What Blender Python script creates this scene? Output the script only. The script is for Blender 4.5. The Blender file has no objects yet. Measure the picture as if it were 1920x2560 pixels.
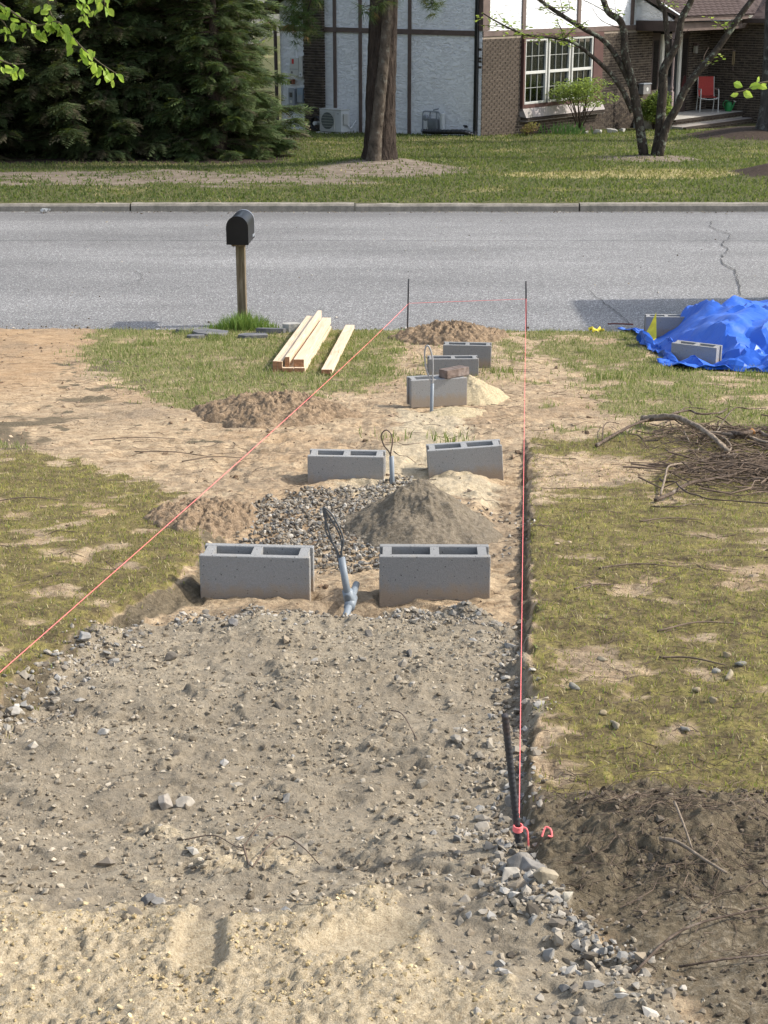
import bpy, bmesh, math, random
import numpy as np
from mathutils import Vector, Matrix
random.seed(7)
RNG = np.random.default_rng(11)
R = math.radians
SC = bpy.context.scene
COL = SC.collection

# ------------------------------------------------------------------ camera, sky, sun, exposure
CAM_Z = 3.55
cd = bpy.data.cameras.new('camera'); cam = bpy.data.objects.new('camera', cd); COL.objects.link(cam)
cam.location = (0, 0, CAM_Z); cam.rotation_euler = (R(90) - math.atan(1338 / 4000), 0, 0)
cd.sensor_width = 36; cd.sensor_fit = 'AUTO'; cd.lens = 56.25; cd.clip_end = 600; cd.clip_start = 0.05
SC.camera = cam
SUN_AZ, SUN_EL = R(4), R(41)
w = bpy.data.worlds.new('World'); SC.world = w; w.use_nodes = True
nt = w.node_tree; nt.nodes.clear()
sky = nt.nodes.new('ShaderNodeTexSky'); sky.sky_type = 'NISHITA'; sky.sun_disc = False
sky.sun_elevation = SUN_EL; sky.sun_rotation = R(90) - SUN_AZ; sky.dust_density = 2.0; sky.air_density = 1.0; sky.ozone_density = 1.0
bg = nt.nodes.new('ShaderNodeBackground'); bg.inputs[1].default_value = 0.15
wo = nt.nodes.new('ShaderNodeOutputWorld'); hs = nt.nodes.new('ShaderNodeHueSaturation'); hs.inputs['Saturation'].default_value = .7   # thin haze
nt.links.new(sky.outputs[0], hs.inputs['Color']); nt.links.new(hs.outputs[0], bg.inputs[0]); nt.links.new(bg.outputs[0], wo.inputs[0])
sl = bpy.data.lights.new('sun', 'SUN'); sl.energy = 2.4; sl.angle = R(1.2); sl.color = (1, .95, .87)
so = bpy.data.objects.new('sun', sl); COL.objects.link(so)
sd = Vector((math.cos(SUN_AZ) * math.cos(SUN_EL), math.sin(SUN_AZ) * math.cos(SUN_EL), math.sin(SUN_EL)))
so.rotation_euler = sd.to_track_quat('Z', 'Y').to_euler(); so.location = (20, 5, 20)
SC.view_settings.view_transform = 'Standard'; SC.view_settings.look = 'None'
SC.view_settings.exposure = 1.12; SC.view_settings.gamma = 1; SC.view_settings.use_curve_mapping = False

# ------------------------------------------------------------------ helpers
def sm(x, a, b):
    t = np.clip((np.asarray(x, float) - a) / (b - a), 0, 1); return t * t * (3 - 2 * t)

def _hash(ix, iy, seed):
    h = (ix.astype(np.int64) * 374761393 + iy.astype(np.int64) * 668265263 + seed * 974711) & 0xffffffff
    h = ((h ^ (h >> 13)) * 1274126177) & 0xffffffff
    return ((h ^ (h >> 16)) & 0xffff) / 65535.0

def perlin(x, y, seed=0):
    x = np.asarray(x, float); y = np.asarray(y, float)
    ix = np.floor(x); iy = np.floor(y); fx = x - ix; fy = y - iy
    ux = fx * fx * fx * (fx * (fx * 6 - 15) + 10); uy = fy * fy * fy * (fy * (fy * 6 - 15) + 10)
    def g(dx, dy):
        a = _hash(ix + dx, iy + dy, seed) * 2 * np.pi
        return np.cos(a) * (fx - dx) + np.sin(a) * (fy - dy)
    return 1.5 * ((g(0, 0) * (1 - ux) + g(1, 0) * ux) * (1 - uy) + (g(0, 1) * (1 - ux) + g(1, 1) * ux) * uy)

def fbm(x, y, octv=4, seed=0, gain=.5):
    s = 0; a = 1; n = 0; f = 1
    for i in range(octv):
        s = s + a * perlin(x * f + 17.3 * i, y * f - 9.1 * i, seed + i); n += a; a *= gain; f *= 2.03
    return s / n

def poly_sd(X, Y, P):
    """signed distance to a polygon, positive inside"""
    P = np.array(P); X = np.asarray(X, float); Y = np.asarray(Y, float)
    d = np.full(X.shape, 1e9); ins = np.zeros(X.shape, bool)
    for i in range(len(P)):
        ax, ay = P[i]; bx, by = P[(i + 1) % len(P)]
        ex, ey = bx - ax, by - ay; L = ex * ex + ey * ey + 1e-12
        t = np.clip(((X - ax) * ex + (Y - ay) * ey) / L, 0, 1)
        d = np.minimum(d, np.hypot(X - ax - t * ex, Y - ay - t * ey))
        c = (ay > Y) != (by > Y)
        with np.errstate(divide='ignore', invalid='ignore'):
            xi = (bx - ax) * (Y - ay) / (by - ay + 1e-15) + ax
        ins ^= c & (X < xi)
    return np.where(ins, d, -d)

def link(o, parent=None):
    COL.objects.link(o)
    if parent is not None: o.parent = parent
    return o

def tag(o, label=None, cat=None, group=None, kind=None):
    if label: o['label'] = label
    if cat: o['category'] = cat
    if group: o['group'] = group
    if kind: o['kind'] = kind
    return o

def mk(name, v, f, mat, parent=None, smooth=False, col=None, extra=None):
    """one mesh object; f is an (M,3) or (M,4) array or a list of tuples; col per-vertex rgb"""
    me = bpy.data.meshes.new(name)
    v = np.asarray(v, np.float32)
    if isinstance(f, np.ndarray):
        M, Kk = f.shape
        me.vertices.add(len(v)); me.vertices.foreach_set('co', v.ravel())
        me.loops.add(M * Kk); me.loops.foreach_set('vertex_index', f.astype(np.int32).ravel())
        me.polygons.add(M); me.polygons.foreach_set('loop_start', np.arange(0, M * Kk, Kk, dtype=np.int32))
        me.update(calc_edges=True)
    else:
        me.from_pydata([tuple(map(float, q)) for q in v], [], f); me.update()
    if col is not None: setcol(me, 'col', col)
    if extra:
        for k, c in extra.items(): setcol(me, k, c)
    me.polygons.foreach_set('use_smooth', np.full(len(me.polygons), bool(smooth)))
    if mat is not None: me.materials.append(mat)
    return link(bpy.data.objects.new(name, me), parent)

def setcol(me, name, c):
    c = np.asarray(c, np.float32)
    if c.shape[1] == 3: c = np.concatenate([c, np.ones((len(c), 1), np.float32)], 1)
    a = me.attributes.new(name, 'FLOAT_COLOR', 'POINT'); a.data.foreach_set('color', np.ascontiguousarray(c).ravel())

def empty(name, loc=(0, 0, 0), rz=0, label=None, cat=None, group=None, kind=None):
    o = bpy.data.objects.new(name, None); COL.objects.link(o); o.location = loc; o.rotation_euler = (0, 0, rz)
    o.empty_display_size = .1
    return tag(o, label, cat, group, kind)

class MB:
    """collects boxes, tubes, sheets; build() links them as one mesh object"""
    def __init__(s): s.v = []; s.f = []
    def add(s, v, f):
        b = len(s.v); s.v += [tuple(map(float, q)) for q in v]; s.f += [tuple(int(i) + b for i in q) for q in f]; return s
    def box(s, x0, x1, y0, y1, z0, z1, bev=0):
        if bev <= 0:
            v = [(x, y, z) for z in (z0, z1) for y in (y0, y1) for x in (x0, x1)]
            return s.add(v, [(0, 2, 3, 1), (4, 5, 7, 6), (0, 1, 5, 4), (2, 6, 7, 3), (0, 4, 6, 2), (1, 3, 7, 5)])
        bm = bmesh.new(); bmesh.ops.create_cube(bm, size=1)
        for q in bm.verts: q.co = Vector(((x0 + x1) / 2 + q.co.x * (x1 - x0), (y0 + y1) / 2 + q.co.y * (y1 - y0), (z0 + z1) / 2 + q.co.z * (z1 - z0)))
        bmesh.ops.bevel(bm, geom=bm.edges[:], offset=bev, segments=2, affect='EDGES', profile=.5)
        bm.verts.index_update()
        v = [q.co[:] for q in bm.verts]; f = [[q.index for q in p.verts] for p in bm.faces]; bm.free(); return s.add(v, f)
    def tube(s, path, r, n=8, cap=True):
        v, f = tube(path, r, n, cap); return s.add(v, f)
    def quad(s, a, b, c, d): return s.add([a, b, c, d], [(0, 1, 2, 3)])
    def prism(s, poly, axis, a, b):
        """polygon of 2-D points extruded along axis 0/1/2 from a to b"""
        n = len(poly)
        def P(q, t):
            q = list(q); q.insert(axis, t); return q
        v = [P(q, a) for q in poly] + [P(q, b) for q in poly]
        f = [tuple(range(n))[::-1], tuple(range(n, 2 * n))] + [(i, (i + 1) % n, n + (i + 1) % n, n + i) for i in range(n)]
        return s.add(v, f)
    def build(s, name, mat, parent=None, smooth=False, recalc=True):
        me = bpy.data.meshes.new(name); me.from_pydata(s.v, [], s.f)
        if recalc:
            bm = bmesh.new(); bm.from_mesh(me); bmesh.ops.recalc_face_normals(bm, faces=bm.faces[:]); bm.to_mesh(me); bm.free()
        me.update()
        if smooth:
            me.polygons.foreach_set('use_smooth', np.ones(len(me.polygons), bool))
            try: me.set_sharp_from_angle(angle=R(35))
            except Exception: pass
        if mat is not None: me.materials.append(mat)
        return link(bpy.data.objects.new(name, me), parent)

def tube(path, r, n=8, cap=True):
    p = np.array(path, float); m = len(p); r = np.broadcast_to(np.asarray(r, float), (m,))
    t = np.gradient(p, axis=0); t /= np.linalg.norm(t, axis=1)[:, None] + 1e-12
    ref = np.array([0, 0, 1.]) if abs(t[0][2]) < .9 else np.array([1., 0, 0])
    u = np.cross(t[0], ref); u /= np.linalg.norm(u); V = []
    for i in range(m):
        u = u - t[i] * (u @ t[i]); u /= np.linalg.norm(u) + 1e-12; b = np.cross(t[i], u)
        a = np.arange(n) * 2 * np.pi / n
        V.append(p[i] + r[i] * (np.cos(a)[:, None] * u + np.sin(a)[:, None] * b))
    V = np.concatenate(V); f = []
    for i in range(m - 1):
        for k in range(n):
            a, b2 = i * n + k, i * n + (k + 1) % n; f.append((a, b2, b2 + n, a + n))
    if cap: f.append(tuple(range(n))[::-1]); f.append(tuple(range((m - 1) * n, m * n)))
    return V, f

def smooth_path(pts, k=4):
    """Catmull-Rom through points"""
    p = np.array(pts, float); q = np.concatenate([[2 * p[0] - p[1]], p, [2 * p[-1] - p[-2]]]); out = []
    for i in range(1, len(q) - 2):
        for j in range(k):
            t = j / k
            out.append(.5 * ((2 * q[i]) + (-q[i - 1] + q[i + 1]) * t + (2 * q[i - 1] - 5 * q[i] + 4 * q[i + 1] - q[i + 2]) * t * t + (-q[i - 1] + 3 * q[i] - 3 * q[i + 1] + q[i + 2]) * t ** 3))
    out.append(p[-1]); return np.array(out)

def rotmats(yaw, pitch, roll):
    cy, sy, cp, sp, cr, sr = np.cos(yaw), np.sin(yaw), np.cos(pitch), np.sin(pitch), np.cos(roll), np.sin(roll)
    z = np.zeros_like(cy); o = np.ones_like(cy)
    Rz = np.stack([np.stack([cy, -sy, z], -1), np.stack([sy, cy, z], -1), np.stack([z, z, o], -1)], -2)
    Rx = np.stack([np.stack([o, z, z], -1), np.stack([z, cp, -sp], -1), np.stack([z, sp, cp], -1)], -2)
    Ry = np.stack([np.stack([cr, z, sr], -1), np.stack([z, o, z], -1), np.stack([-sr, z, cr], -1)], -2)
    return Rz @ Rx @ Ry

def scatter(tv, tf, pos, scale, rot, col=None, jit=0):
    """copies of a template (several variants in tv) as one vertex/face array"""
    pos = np.asarray(pos, float); n = len(pos); tv = np.asarray(tv, float)
    if tv.ndim == 2: tv = tv[None]
    pick = RNG.integers(0, len(tv), n); T = tv[pick]
    scale = np.asarray(scale, float)
    if scale.ndim == 1: scale = scale[:, None].repeat(3, 1)
    V = np.einsum('nij,nkj->nki', rot, T * scale[:, None, :]) + pos[:, None, :]
    m = T.shape[1]; F = (np.asarray(tf)[None] + (np.arange(n) * m)[:, None, None]).reshape(-1, np.asarray(tf).shape[1])
    C = None
    if col is not None: C = np.repeat(np.asarray(col), m, 0)
    return V.reshape(-1, 3), F, C

def ico(sub):
    bm = bmesh.new(); bmesh.ops.create_icosphere(bm, subdivisions=sub, radius=1)
    v = np.array([q.co[:] for q in bm.verts]); bm.verts.index_update()
    f = np.array([[q.index for q in p.verts] for p in bm.faces]); bm.free(); return v, f

def rock_templates(sub, k, amp):
    v, f = ico(sub); out = []
    for i in range(k):
        q = v * (1 + amp * RNG.uniform(-1, 1, (len(v), 1)))
        for j in range(9):   # cleave flat facets
            n = RNG.normal(size=3); n /= np.linalg.norm(n); d = q @ n; lim = RNG.uniform(.32, .66)
            q = q - np.maximum(d - lim, 0)[:, None] * n
        q = q - q.mean(0); out.append(q / np.abs(q).max(0) * RNG.uniform(.8, 1.1, 3))
    return np.array(out), f

# ------------------------------------------------------------------ materials
class NB:
    def __init__(s, name):
        s.m = bpy.data.materials.new(name); s.m.use_nodes = True; s.t = s.m.node_tree; s.t.nodes.clear()
        s.out = s.n('OutputMaterial'); s.co = s.n('TexCoord').outputs['Object']
    def n(s, kind, **kw):
        q = s.t.nodes.new('ShaderNode' + kind)
        for k, v in kw.items(): setattr(q, k, v)
        return q
    def L(s, a, b): s.t.links.new(a, b)
    def sock(s, q, i, v):
        if v is None: return
        if hasattr(v, 'is_output'): s.L(v, q.inputs[i])
        else: q.inputs[i].default_value = v
    def map(s, scale=(1, 1, 1), rot=(0, 0, 0), co=None):
        q = s.n('Mapping'); s.L(co or s.co, q.inputs[0]); q.inputs['Scale'].default_value = scale; q.inputs['Rotation'].default_value = rot; return q.outputs[0]
    def noise(s, scale, detail=4, rough=.55, co=None, dist=0):
        q = s.n('TexNoise'); s.L(co or s.co, q.inputs['Vector']); q.inputs['Scale'].default_value = scale; q.inputs['Detail'].default_value = detail
        q.inputs['Roughness'].default_value = rough; q.inputs['Distortion'].default_value = dist; return q.outputs['Fac']
    def vor(s, scale, feat='F1', co=None, out='Distance', rnd=1):
        q = s.n('TexVoronoi', feature=feat); s.L(co or s.co, q.inputs['Vector']); q.inputs['Scale'].default_value = scale; q.inputs['Randomness'].default_value = rnd; return q.outputs[out]
    def ramp(s, fac, stops, interp='LINEAR'):
        q = s.n('ValToRGB'); s.L(fac, q.inputs[0]); e = q.color_ramp.elements; q.color_ramp.interpolation = interp
        while len(e) < len(stops): e.new(.5)
        for el, (p, c) in zip(e, stops):
            el.position = p; el.color = (c, c, c, 1) if isinstance(c, (int, float)) else (*c[:3], 1)
        return q.outputs[0]
    def mix(s, fac, a, b, mode='MIX'):
        q = s.n('Mix', data_type='RGBA', blend_type=mode)
        for i, v in ((0, fac), (6, a), (7, b)):
            if hasattr(v, 'is_output'): s.L(v, q.inputs[i])
            elif i == 0: q.inputs[0].default_value = v
            else: q.inputs[i].default_value = (*v[:3], 1)
        return q.outputs[2]
    def math(s, op, a, b=None, c=None):
        q = s.n('Math', operation=op)
        for i, v in enumerate((a, b, c)): s.sock(q, i, v)
        return q.outputs[0]
    def attr(s, name): return s.n('Attribute', attribute_name=name)
    def bump(s, h, strength=.5, dist=.01, prev=None):
        q = s.n('Bump'); q.inputs['Strength'].default_value = strength; q.inputs['Distance'].default_value = dist; s.L(h, q.inputs['Height'])
        if prev is not None: s.L(prev, q.inputs['Normal'])
        return q.outputs[0]
    def pbr(s, col, rough=.8, bump=None, metal=0, spec=.3, trans=None, emit=None):
        b = s.n('BsdfPrincipled')
        if hasattr(col, 'is_output'): s.L(col, b.inputs['Base Color'])
        else: b.inputs['Base Color'].default_value = (*col[:3], 1)
        s.sock(b, 'Roughness', rough); b.inputs['Metallic'].default_value = metal; b.inputs['Specular IOR Level'].default_value = spec
        if bump is not None: s.L(bump, b.inputs['Normal'])
        res = b.outputs[0]
        if trans:
            t = s.n('BsdfTranslucent')
            if hasattr(col, 'is_output'):
                s.L(s.mix(.35, col, (.55, .7, .1)), t.inputs['Color'])
            else: t.inputs['Color'].default_value = (*col[:3], 1)
            x = s.n('MixShader'); x.inputs[0].default_value = trans; s.L(res, x.inputs[1]); s.L(t.outputs[0], x.inputs[2]); res = x.outputs[0]
        s.L(res, s.out.inputs[0]); return s.m

def plain(name, c, rough=.6, var=.15, scale=6, metal=0, bump=.1, bscale=40, bd=.004, spec=.3, dirt=None):
    b = NB(name); d = tuple(x * (1 - var) for x in c); l = tuple(min(1, x * (1 + var)) for x in c)
    col = b.ramp(b.noise(scale, 5), [(.3, d), (.7, l)])
    if dirt: col = b.mix(b.ramp(b.noise(scale * .6, 6, .7), [(.5, 0.), (.72, .7)]), col, dirt)
    return b.pbr(col, rough, b.bump(b.noise(bscale, 4), bump, bd), metal, spec)

def attr_mat(name, rough=.85, trans=None, bump=None, spec=.2):
    b = NB(name); c = b.attr('col').outputs['Color']
    return b.pbr(c, rough, b.bump(b.noise(bump[0], 4), bump[1], bump[2]) if bump else None, 0, spec, trans)

# ------------------------------------------------------------------ terrain of the yard
GY = np.array([-8, -2, 0, 2.3, 5.36, 8, 10.7, 13.5, 15.9, 18]); GZ = np.array([3.2, 2.65, 2.33, 1.95, 1.49, 1.07, .735, .42, .17, .0])
def base_z(Y):
    Y = np.asarray(Y, float); s = 0
    for d in (-.5, -.25, 0, .25, .5): s = s + np.interp(Y + d, GY, GZ)
    return s / 5
def edge_y(X): return 15.97 - .04 * np.asarray(X, float)
def xr(Y): return .30 + .0885 * (np.asarray(Y, float) - 2.84)
def xl(Y): return np.interp(Y, [1, 2.6, 3.6, 4.3, 4.9, 5.35, 5.9, 6.4, 7.2], [-2.2, -1.5, -1.10, -1.0, -.92, -.74, -.70, -.78, -1.1])
P_GRAVEL = [(-2.2, 1.2), (-1.4, 2.7), (-1.06, 3.59), (-1.02, 3.84), (-.97, 3.96), (-.957, 4.32), (-.916, 4.745), (-.863, 4.926), (-.618, 5.05), (-.338, 5.12), (-.208, 5.1), (-.064, 5.16), (.277, 5.16), (.422, 4.97), (.448, 4.745), (.393, 4.003), (.455, 3.922), (.35, 3.45), (.325, 3.158), (.29, 2.898), (.31, 2.677), (.345, 2.525), (.40, 2.415), (.50, 2.2), (.6, 1.2)]
P_SAND = [(-2.2, 2.5), (-.718, 2.582), (-.548, 2.602), (-.384, 2.542), (-.294, 2.502), (-.18, 2.562), (-.026, 2.642), (.088, 2.602), (.143, 2.482), (.16, 2.362), (.255, 2.261), (.34, 1.6), (.3, 1), (-2, 1)]
P_SANDMIX = [(-.8, 3.05), (-.446, 3.14), (-.188, 2.98), (-.067, 2.88), (-.211, 2.78), (-.476, 2.72), (-.8, 2.7)]
P_SOIL = [(.29, 3.1), (.5, 3.27), (.64, 3.16), (.9, 3.2), (1.3, 3.0), (1.8, 1.0), (.5, 1.0), (.45, 2.2), (.37, 2.4), (.32, 2.6), (.27, 2.78)]
P_LAWNL = [(-6, 9.6), (-2.26, 9.07), (-1.55, 8.14), (-1.14, 7.52), (-.84, 6.6), (-.75, 5.8), (-.83, 5.3), (-.97, 4.87), (-1.02, 4.2), (-1.06, 3.8), (-1.12, 3.6), (-1.5, 2.7), (-2.3, 1), (-6, 1)]
P_GRASSL = [(-3.02, 16.2), (-2.76, 13.73), (-2.12, 11.9), (-1.59, 10.69), (-1.23, 10.57), (-.95, 11.1), (-.5, 10.9), (-.15, 11.3), (.05, 11.6), (.18, 12.75), (.3, 16.2)]
P_SANDPATH = [(.1, 10.6), (.62, 10.6), (.55, 9.42), (.58, 7.83), (.57, 7.1), (.3, 7.35), (-.05, 7.25), (-.35, 7.4), (-.1, 8.4), (.05, 9.1)]
P_TANR = [(.80, 8.75), (1.23, 8.75), (1.62, 8.42), (1.34, 7.75), (.85, 7.45), (.68, 6.8), (.66, 6.8)]
FOOT = [(-.351, 2.321), (-.358, 2.472), (-.33, 2.522), (-.295, 2.512), (-.278, 2.342), (-.293, 2.292)]
SCRAPE = [(-.145, 2.392), (-.091, 2.451), (.026, 2.532), (.086, 2.542), (.067, 2.463), (-.008, 2.381), (-.104, 2.362)]

def zones(X, Y):
    n1 = fbm(X * 4, Y * 4, 4, 3); n2 = fbm(X * 1.1, Y * 1.1, 4, 9); n3 = fbm(X * 14, Y * 14, 3, 21)
    e = .09 * n1 + .03 * n3
    Z = {}
    Z['gravel'] = sm(poly_sd(X, Y, P_GRAVEL) + e * .6, -.03, .05)
    sand = sm(poly_sd(X, Y, P_SAND) + e * 1.3, -.05, .10)
    mixs = sm(poly_sd(X, Y, P_SANDMIX), -.1, .1) * sm(n1 + .5 * n3, -.05, .35) * .8
    sp = sm(poly_sd(X, Y, P_SANDPATH) + e * 1.5, -.12, .15) * .85
    Z['sand'] = np.maximum(np.maximum(sand, mixs), sp)
    Z['sandmain'] = sand
    soil = sm(poly_sd(X, Y, P_SOIL) + e * 2.2, -.10, .10)
    bank = sm(.032 - np.abs(X - xr(Y) + .022 + .03 * n1), 0, .03) * sm(Y, 2.8, 3.2) * (1 - sm(Y, 9, 9.6)) * .9
    bankl = sm(.085 - np.abs(X - xl(Y) - .05 + .05 * n1), 0, .06) * sm(Y, 3.4, 3.8) * (1 - sm(Y, 6.6, 7.1)) * .75
    litter = sm(n2 + .5 * n1 + .25 * n3, .05, .42) * sm(-X, .5, 1.4) * sm(Y, 8.3, 9.2) * .62 * (1 - sm(Y, 13.0, 14.5)) + .5 * sm(n1 + .6 * n3, .25, .5) * sm(Y, 6.8, 7.5) * (1 - sm(X, .9, 1.2))
    low = sm(2.62 - Y + .3 * n1, -.05, .2) * soil
    litter = litter * (1 - sp)
    Z['gravel'] = np.maximum(Z['gravel'], .42 * low)
    Z['soil'] = np.maximum.reduce([soil * (1 - .35 * low), bank, bankl, litter])
    lawnl = sm(poly_sd(X, Y, P_LAWNL) + e * 1.6 + .09, -.03, .08)
    right = sm(X - xr(Y) + .35 * e, -.015, .035)
    lawnr = right * sm(Y, 2.9, 3.2) * (1 - sm(Y + .6 * n2, 8.9, 9.8)) * (1 - .8 * sm(poly_sd(X, Y, P_TANR) + e * 2, -.1, .15))
    Z['moss'] = np.maximum(lawnl * (1 - bankl) * (1 - sm(Y + n2, 8.2, 9.6)), lawnr) * (1 - .92 * soil) * (.35 + .65 * sm(n1 + .6 * n2, -.45, .05))
    Z['moss'] = np.maximum(Z['moss'], .95 * np.exp(-((X - xr(Y) - .05) / .05) ** 4) * sm(Y, 3.05, 3.3) * (1 - sm(Y, 6.5, 7.5)) * sm(n1, -.35, 0))
    gl = sm(poly_sd(X, Y, P_GRASSL) + e * 3, -.1, .25)
    gr = sm(X - 1.25, 0, .35) * sm(Y + n2, 9.3, 10.3)
    gm = .45 * sm(X, 0, .2) * sm(Y, 11.2, 12.2) * sm(n1 + n2, -.1, .3)
    gr2 = sm(X - .95, 0, .2) * sm(n1 + n2, .0, .35) * sm(Y, 8.9, 9.4) * .8
    lg = lawnl * sm(n2 + .5 * n1, .12, .42) * .8 + lawnr * sm(n2 + .5 * n1, .2, .5) * .7
    Z['green'] = np.maximum.reduce([gl * (.45 + .55 * sm(n1 + .8 * n2, -.5, .1)), gr * (.25 + .75 * sm(n1 + n2, -.4, .15)), gm, gr2, np.clip(lg, 0, 1)]) * (1 - Z['gravel']) * (1 - soil) * (1 - .9 * Z['sand'])
    return Z, (n1, n2, n3)

HOLES = [(-.12, 5.2, .13, .075), (-.70, 5.3, .06, .02), (.2, 8.05, .12, .05), (.70, 8.0, .12, .07), (-.44, 7.85, .10, .035), (.30, 10.5, .09, .035)]
def yard_z(X, Y, fine=True):
    X = np.asarray(X, float); Y = np.asarray(Y, float)
    z = base_z(Y) + .018 * fbm(X * .7, Y * .7, 3, 40)
    n = fbm(X * 5, Y * 5, 3, 51)
    n8 = fbm(X * 16, Y * 16, 2, 52)
    rr = 1 - sm(X + .035 * n + .02 * n8, xr(Y) - .03, xr(Y) + .012); ll = sm(X + .07 * n + .03 * n8, xl(Y) - .05, xl(Y) + .10)
    main = ll * rr * (1 - sm(Y, 6.0, 7.4)) * sm(Y, 2.45, 3.2)
    tr = rr * sm(X, xr(Y) - .30, xr(Y) - .12) * sm(Y, 5.5, 6.5) * (1 - sm(Y, 8.6, 9.4))
    z = z - .058 * np.maximum(main, tr * .75)
    lip = np.exp(-((X - xr(Y) - .05) / .035) ** 2) * sm(Y, 3, 3.4) * (1 - sm(Y, 8.8, 9.5)); z = z + .005 * lip * (1 + n)
    for hx, hy, hr, hd in HOLES: z = z - hd * np.exp(-(((X - hx) ** 2 + (Y - hy) ** 2) / hr ** 2) ** 1.5)
    z = z - .02 * sm(Y - edge_y(X), -.25, 0)
    if not fine: return z
    Z, (n1, n2, n3) = zones(X, Y)
    near = (1 - sm(np.abs(X), 1.25, 1.6)) * (1 - sm(Y, 6.5, 9))
    g, s, so_, m = Z['gravel'], Z['sandmain'], Z['soil'], Z['moss']
    tracks = fbm(X * 1.4 + .3 * n1, Y * 4.2, 3, 77)
    tz = fbm(X * 1.9 + .4 * n1, Y * 3.4, 3, 79); z = z + g * (1 - s) * (.010 * sm(tz, -.03, .02) + .010 * sm(tz, .19, .23) + .009 * sm(-tz, .20, .24)) * (1 + .5 * n1)
    z = z + g * (1 - s) * (.038 * tracks + .014 * n1 + .010 * n3 + .011 * near * np.abs(fbm(X * 30, Y * 30, 3, 61)) * (.15 + 1.2 * sm(n1, -.05, .4)) + .005 * near * fbm(X * 65, Y * 65, 2, 62) * (.3 + .7 * sm(n1, -.1, .3)))
    flat = np.maximum(sm(poly_sd(X, Y, FOOT), -.012, .006), sm(poly_sd(X, Y, SCRAPE) + .006 * n3, -.012, .01))
    lump = .014 * fbm(X * 9, Y * 9, 3, 71) + .017 * np.abs(fbm(X * 24, Y * 24, 3, 72)) + .014 * near * (np.abs(fbm(X * 52, Y * 52, 2, 73)) + .5 * fbm(X * 85, Y * 85, 2, 74))
    z = z + s * (.010 + .026 * sm(fbm(X * 3.2, Y * 3.2, 2, 88), -.3, .4) + lump * (1 - flat) - .012 * flat)
    rim = np.exp(-((poly_sd(X, Y, FOOT) + .02) / .012) ** 2) + .7 * np.exp(-((poly_sd(X, Y, SCRAPE) + .02) / .015) ** 2)
    z = z + s * .006 * rim
    fx, fy = X + .315, Y - 2.41
    z = z + s * sm(poly_sd(X, Y, FOOT), .004, .012) * .004 * np.sin(fy * 2 * np.pi / .025 + 9 * np.abs(fx) * 8)
    z = z + so_ * (1 - g) * (.030 * fbm(X * 7, Y * 7, 3, 64) + .018 * n3 + .020 * near * np.abs(fbm(X * 26, Y * 26, 3, 65)) + .008 * near * fbm(X * 60, Y * 60, 2, 67)) + soilmound(X, Y)
    z = z + m * (.014 * n1 + .009 * n3 + .010 * near * np.abs(fbm(X * 30, Y * 30, 3, 66)))
    rest = np.clip(1 - g - so_ - m, 0, 1)
    pits = fbm(X * 3.1, Y * 3.1, 3, 69); z = z + rest * (1 - .6 * Zw_green(Z)) * (.020 * n1 + .016 * n3 + .014 * np.abs(fbm(X * 8, Y * 11, 3, 68)) - .022 * sm(pits, .18, .4))
    return z
def Zw_green(Z): return Z['green']
def soilmound(X, Y):
    d = ((X - .60) / .27) ** 2 + ((Y - 2.86) / .24) ** 2
    return .085 * np.exp(-d) * (1 + .4 * fbm(X * 9, Y * 9, 3, 30))

def ax(*segs):
    out = []
    for a, b, s in segs: out.append(np.linspace(a, b, max(2, int(round((b - a) / s)) + 1))[:-1])
    return np.concatenate(out + [[segs[-1][1]]])
gx = ax((-40, -8, 4), (-8, -4, .4), (-4, -2.6, .08), (-2.6, -1.3, .03), (-1.3, -.8, .011), (-.8, .95, .0062), (.95, 1.3, .011), (1.3, 2.6, .03), (2.6, 4.6, .08), (4.6, 8, .4), (8, 40, 4))
ty = ax((0, 1.9, .1), (1.9, 3.1, .0062), (3.1, 4.4, .0085), (4.4, 6, .012), (6, 8.5, .018), (8.5, 16, .032))
GXm, GYm = np.meshgrid(gx, np.concatenate([[-6, -3, -1.5, -.6], ty]))
edge = edge_y(GXm) + .035 * fbm(GXm * 3, GXm * 0 + 5, 3, 91) * sm(GYm, 13, 16)
GYm = np.where(GYm > 13, 13 + (GYm - 13) * (edge - 13) / 3.0, GYm)
GZm = yard_z(GXm, GYm)
Zw, (n1, n2, n3) = zones(GXm, GYm)
ny, nx = GXm.shape
idx = np.arange(ny * nx).reshape(ny, nx)
quads = np.stack([idx[:-1, :-1], idx[:-1, 1:], idx[1:, 1:], idx[1:, :-1]], -1).reshape(-1, 4)
V = np.stack([GXm, GYm, GZm], -1).reshape(-1, 3)
za = np.stack([Zw['gravel'], Zw['sand'], Zw['soil'], Zw['moss']], -1).reshape(-1, 4)
orange = sm(-GXm, 2.2, 2.9) * sm(GYm, 10.5, 12) + .5 * sm(fbm(GXm * .8, GYm * .8, 3, 5), .1, .4)
zb = np.stack([Zw['green'], np.clip(orange, 0, 1), np.zeros_like(orange), np.ones_like(orange)], -1).reshape(-1, 4)

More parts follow.
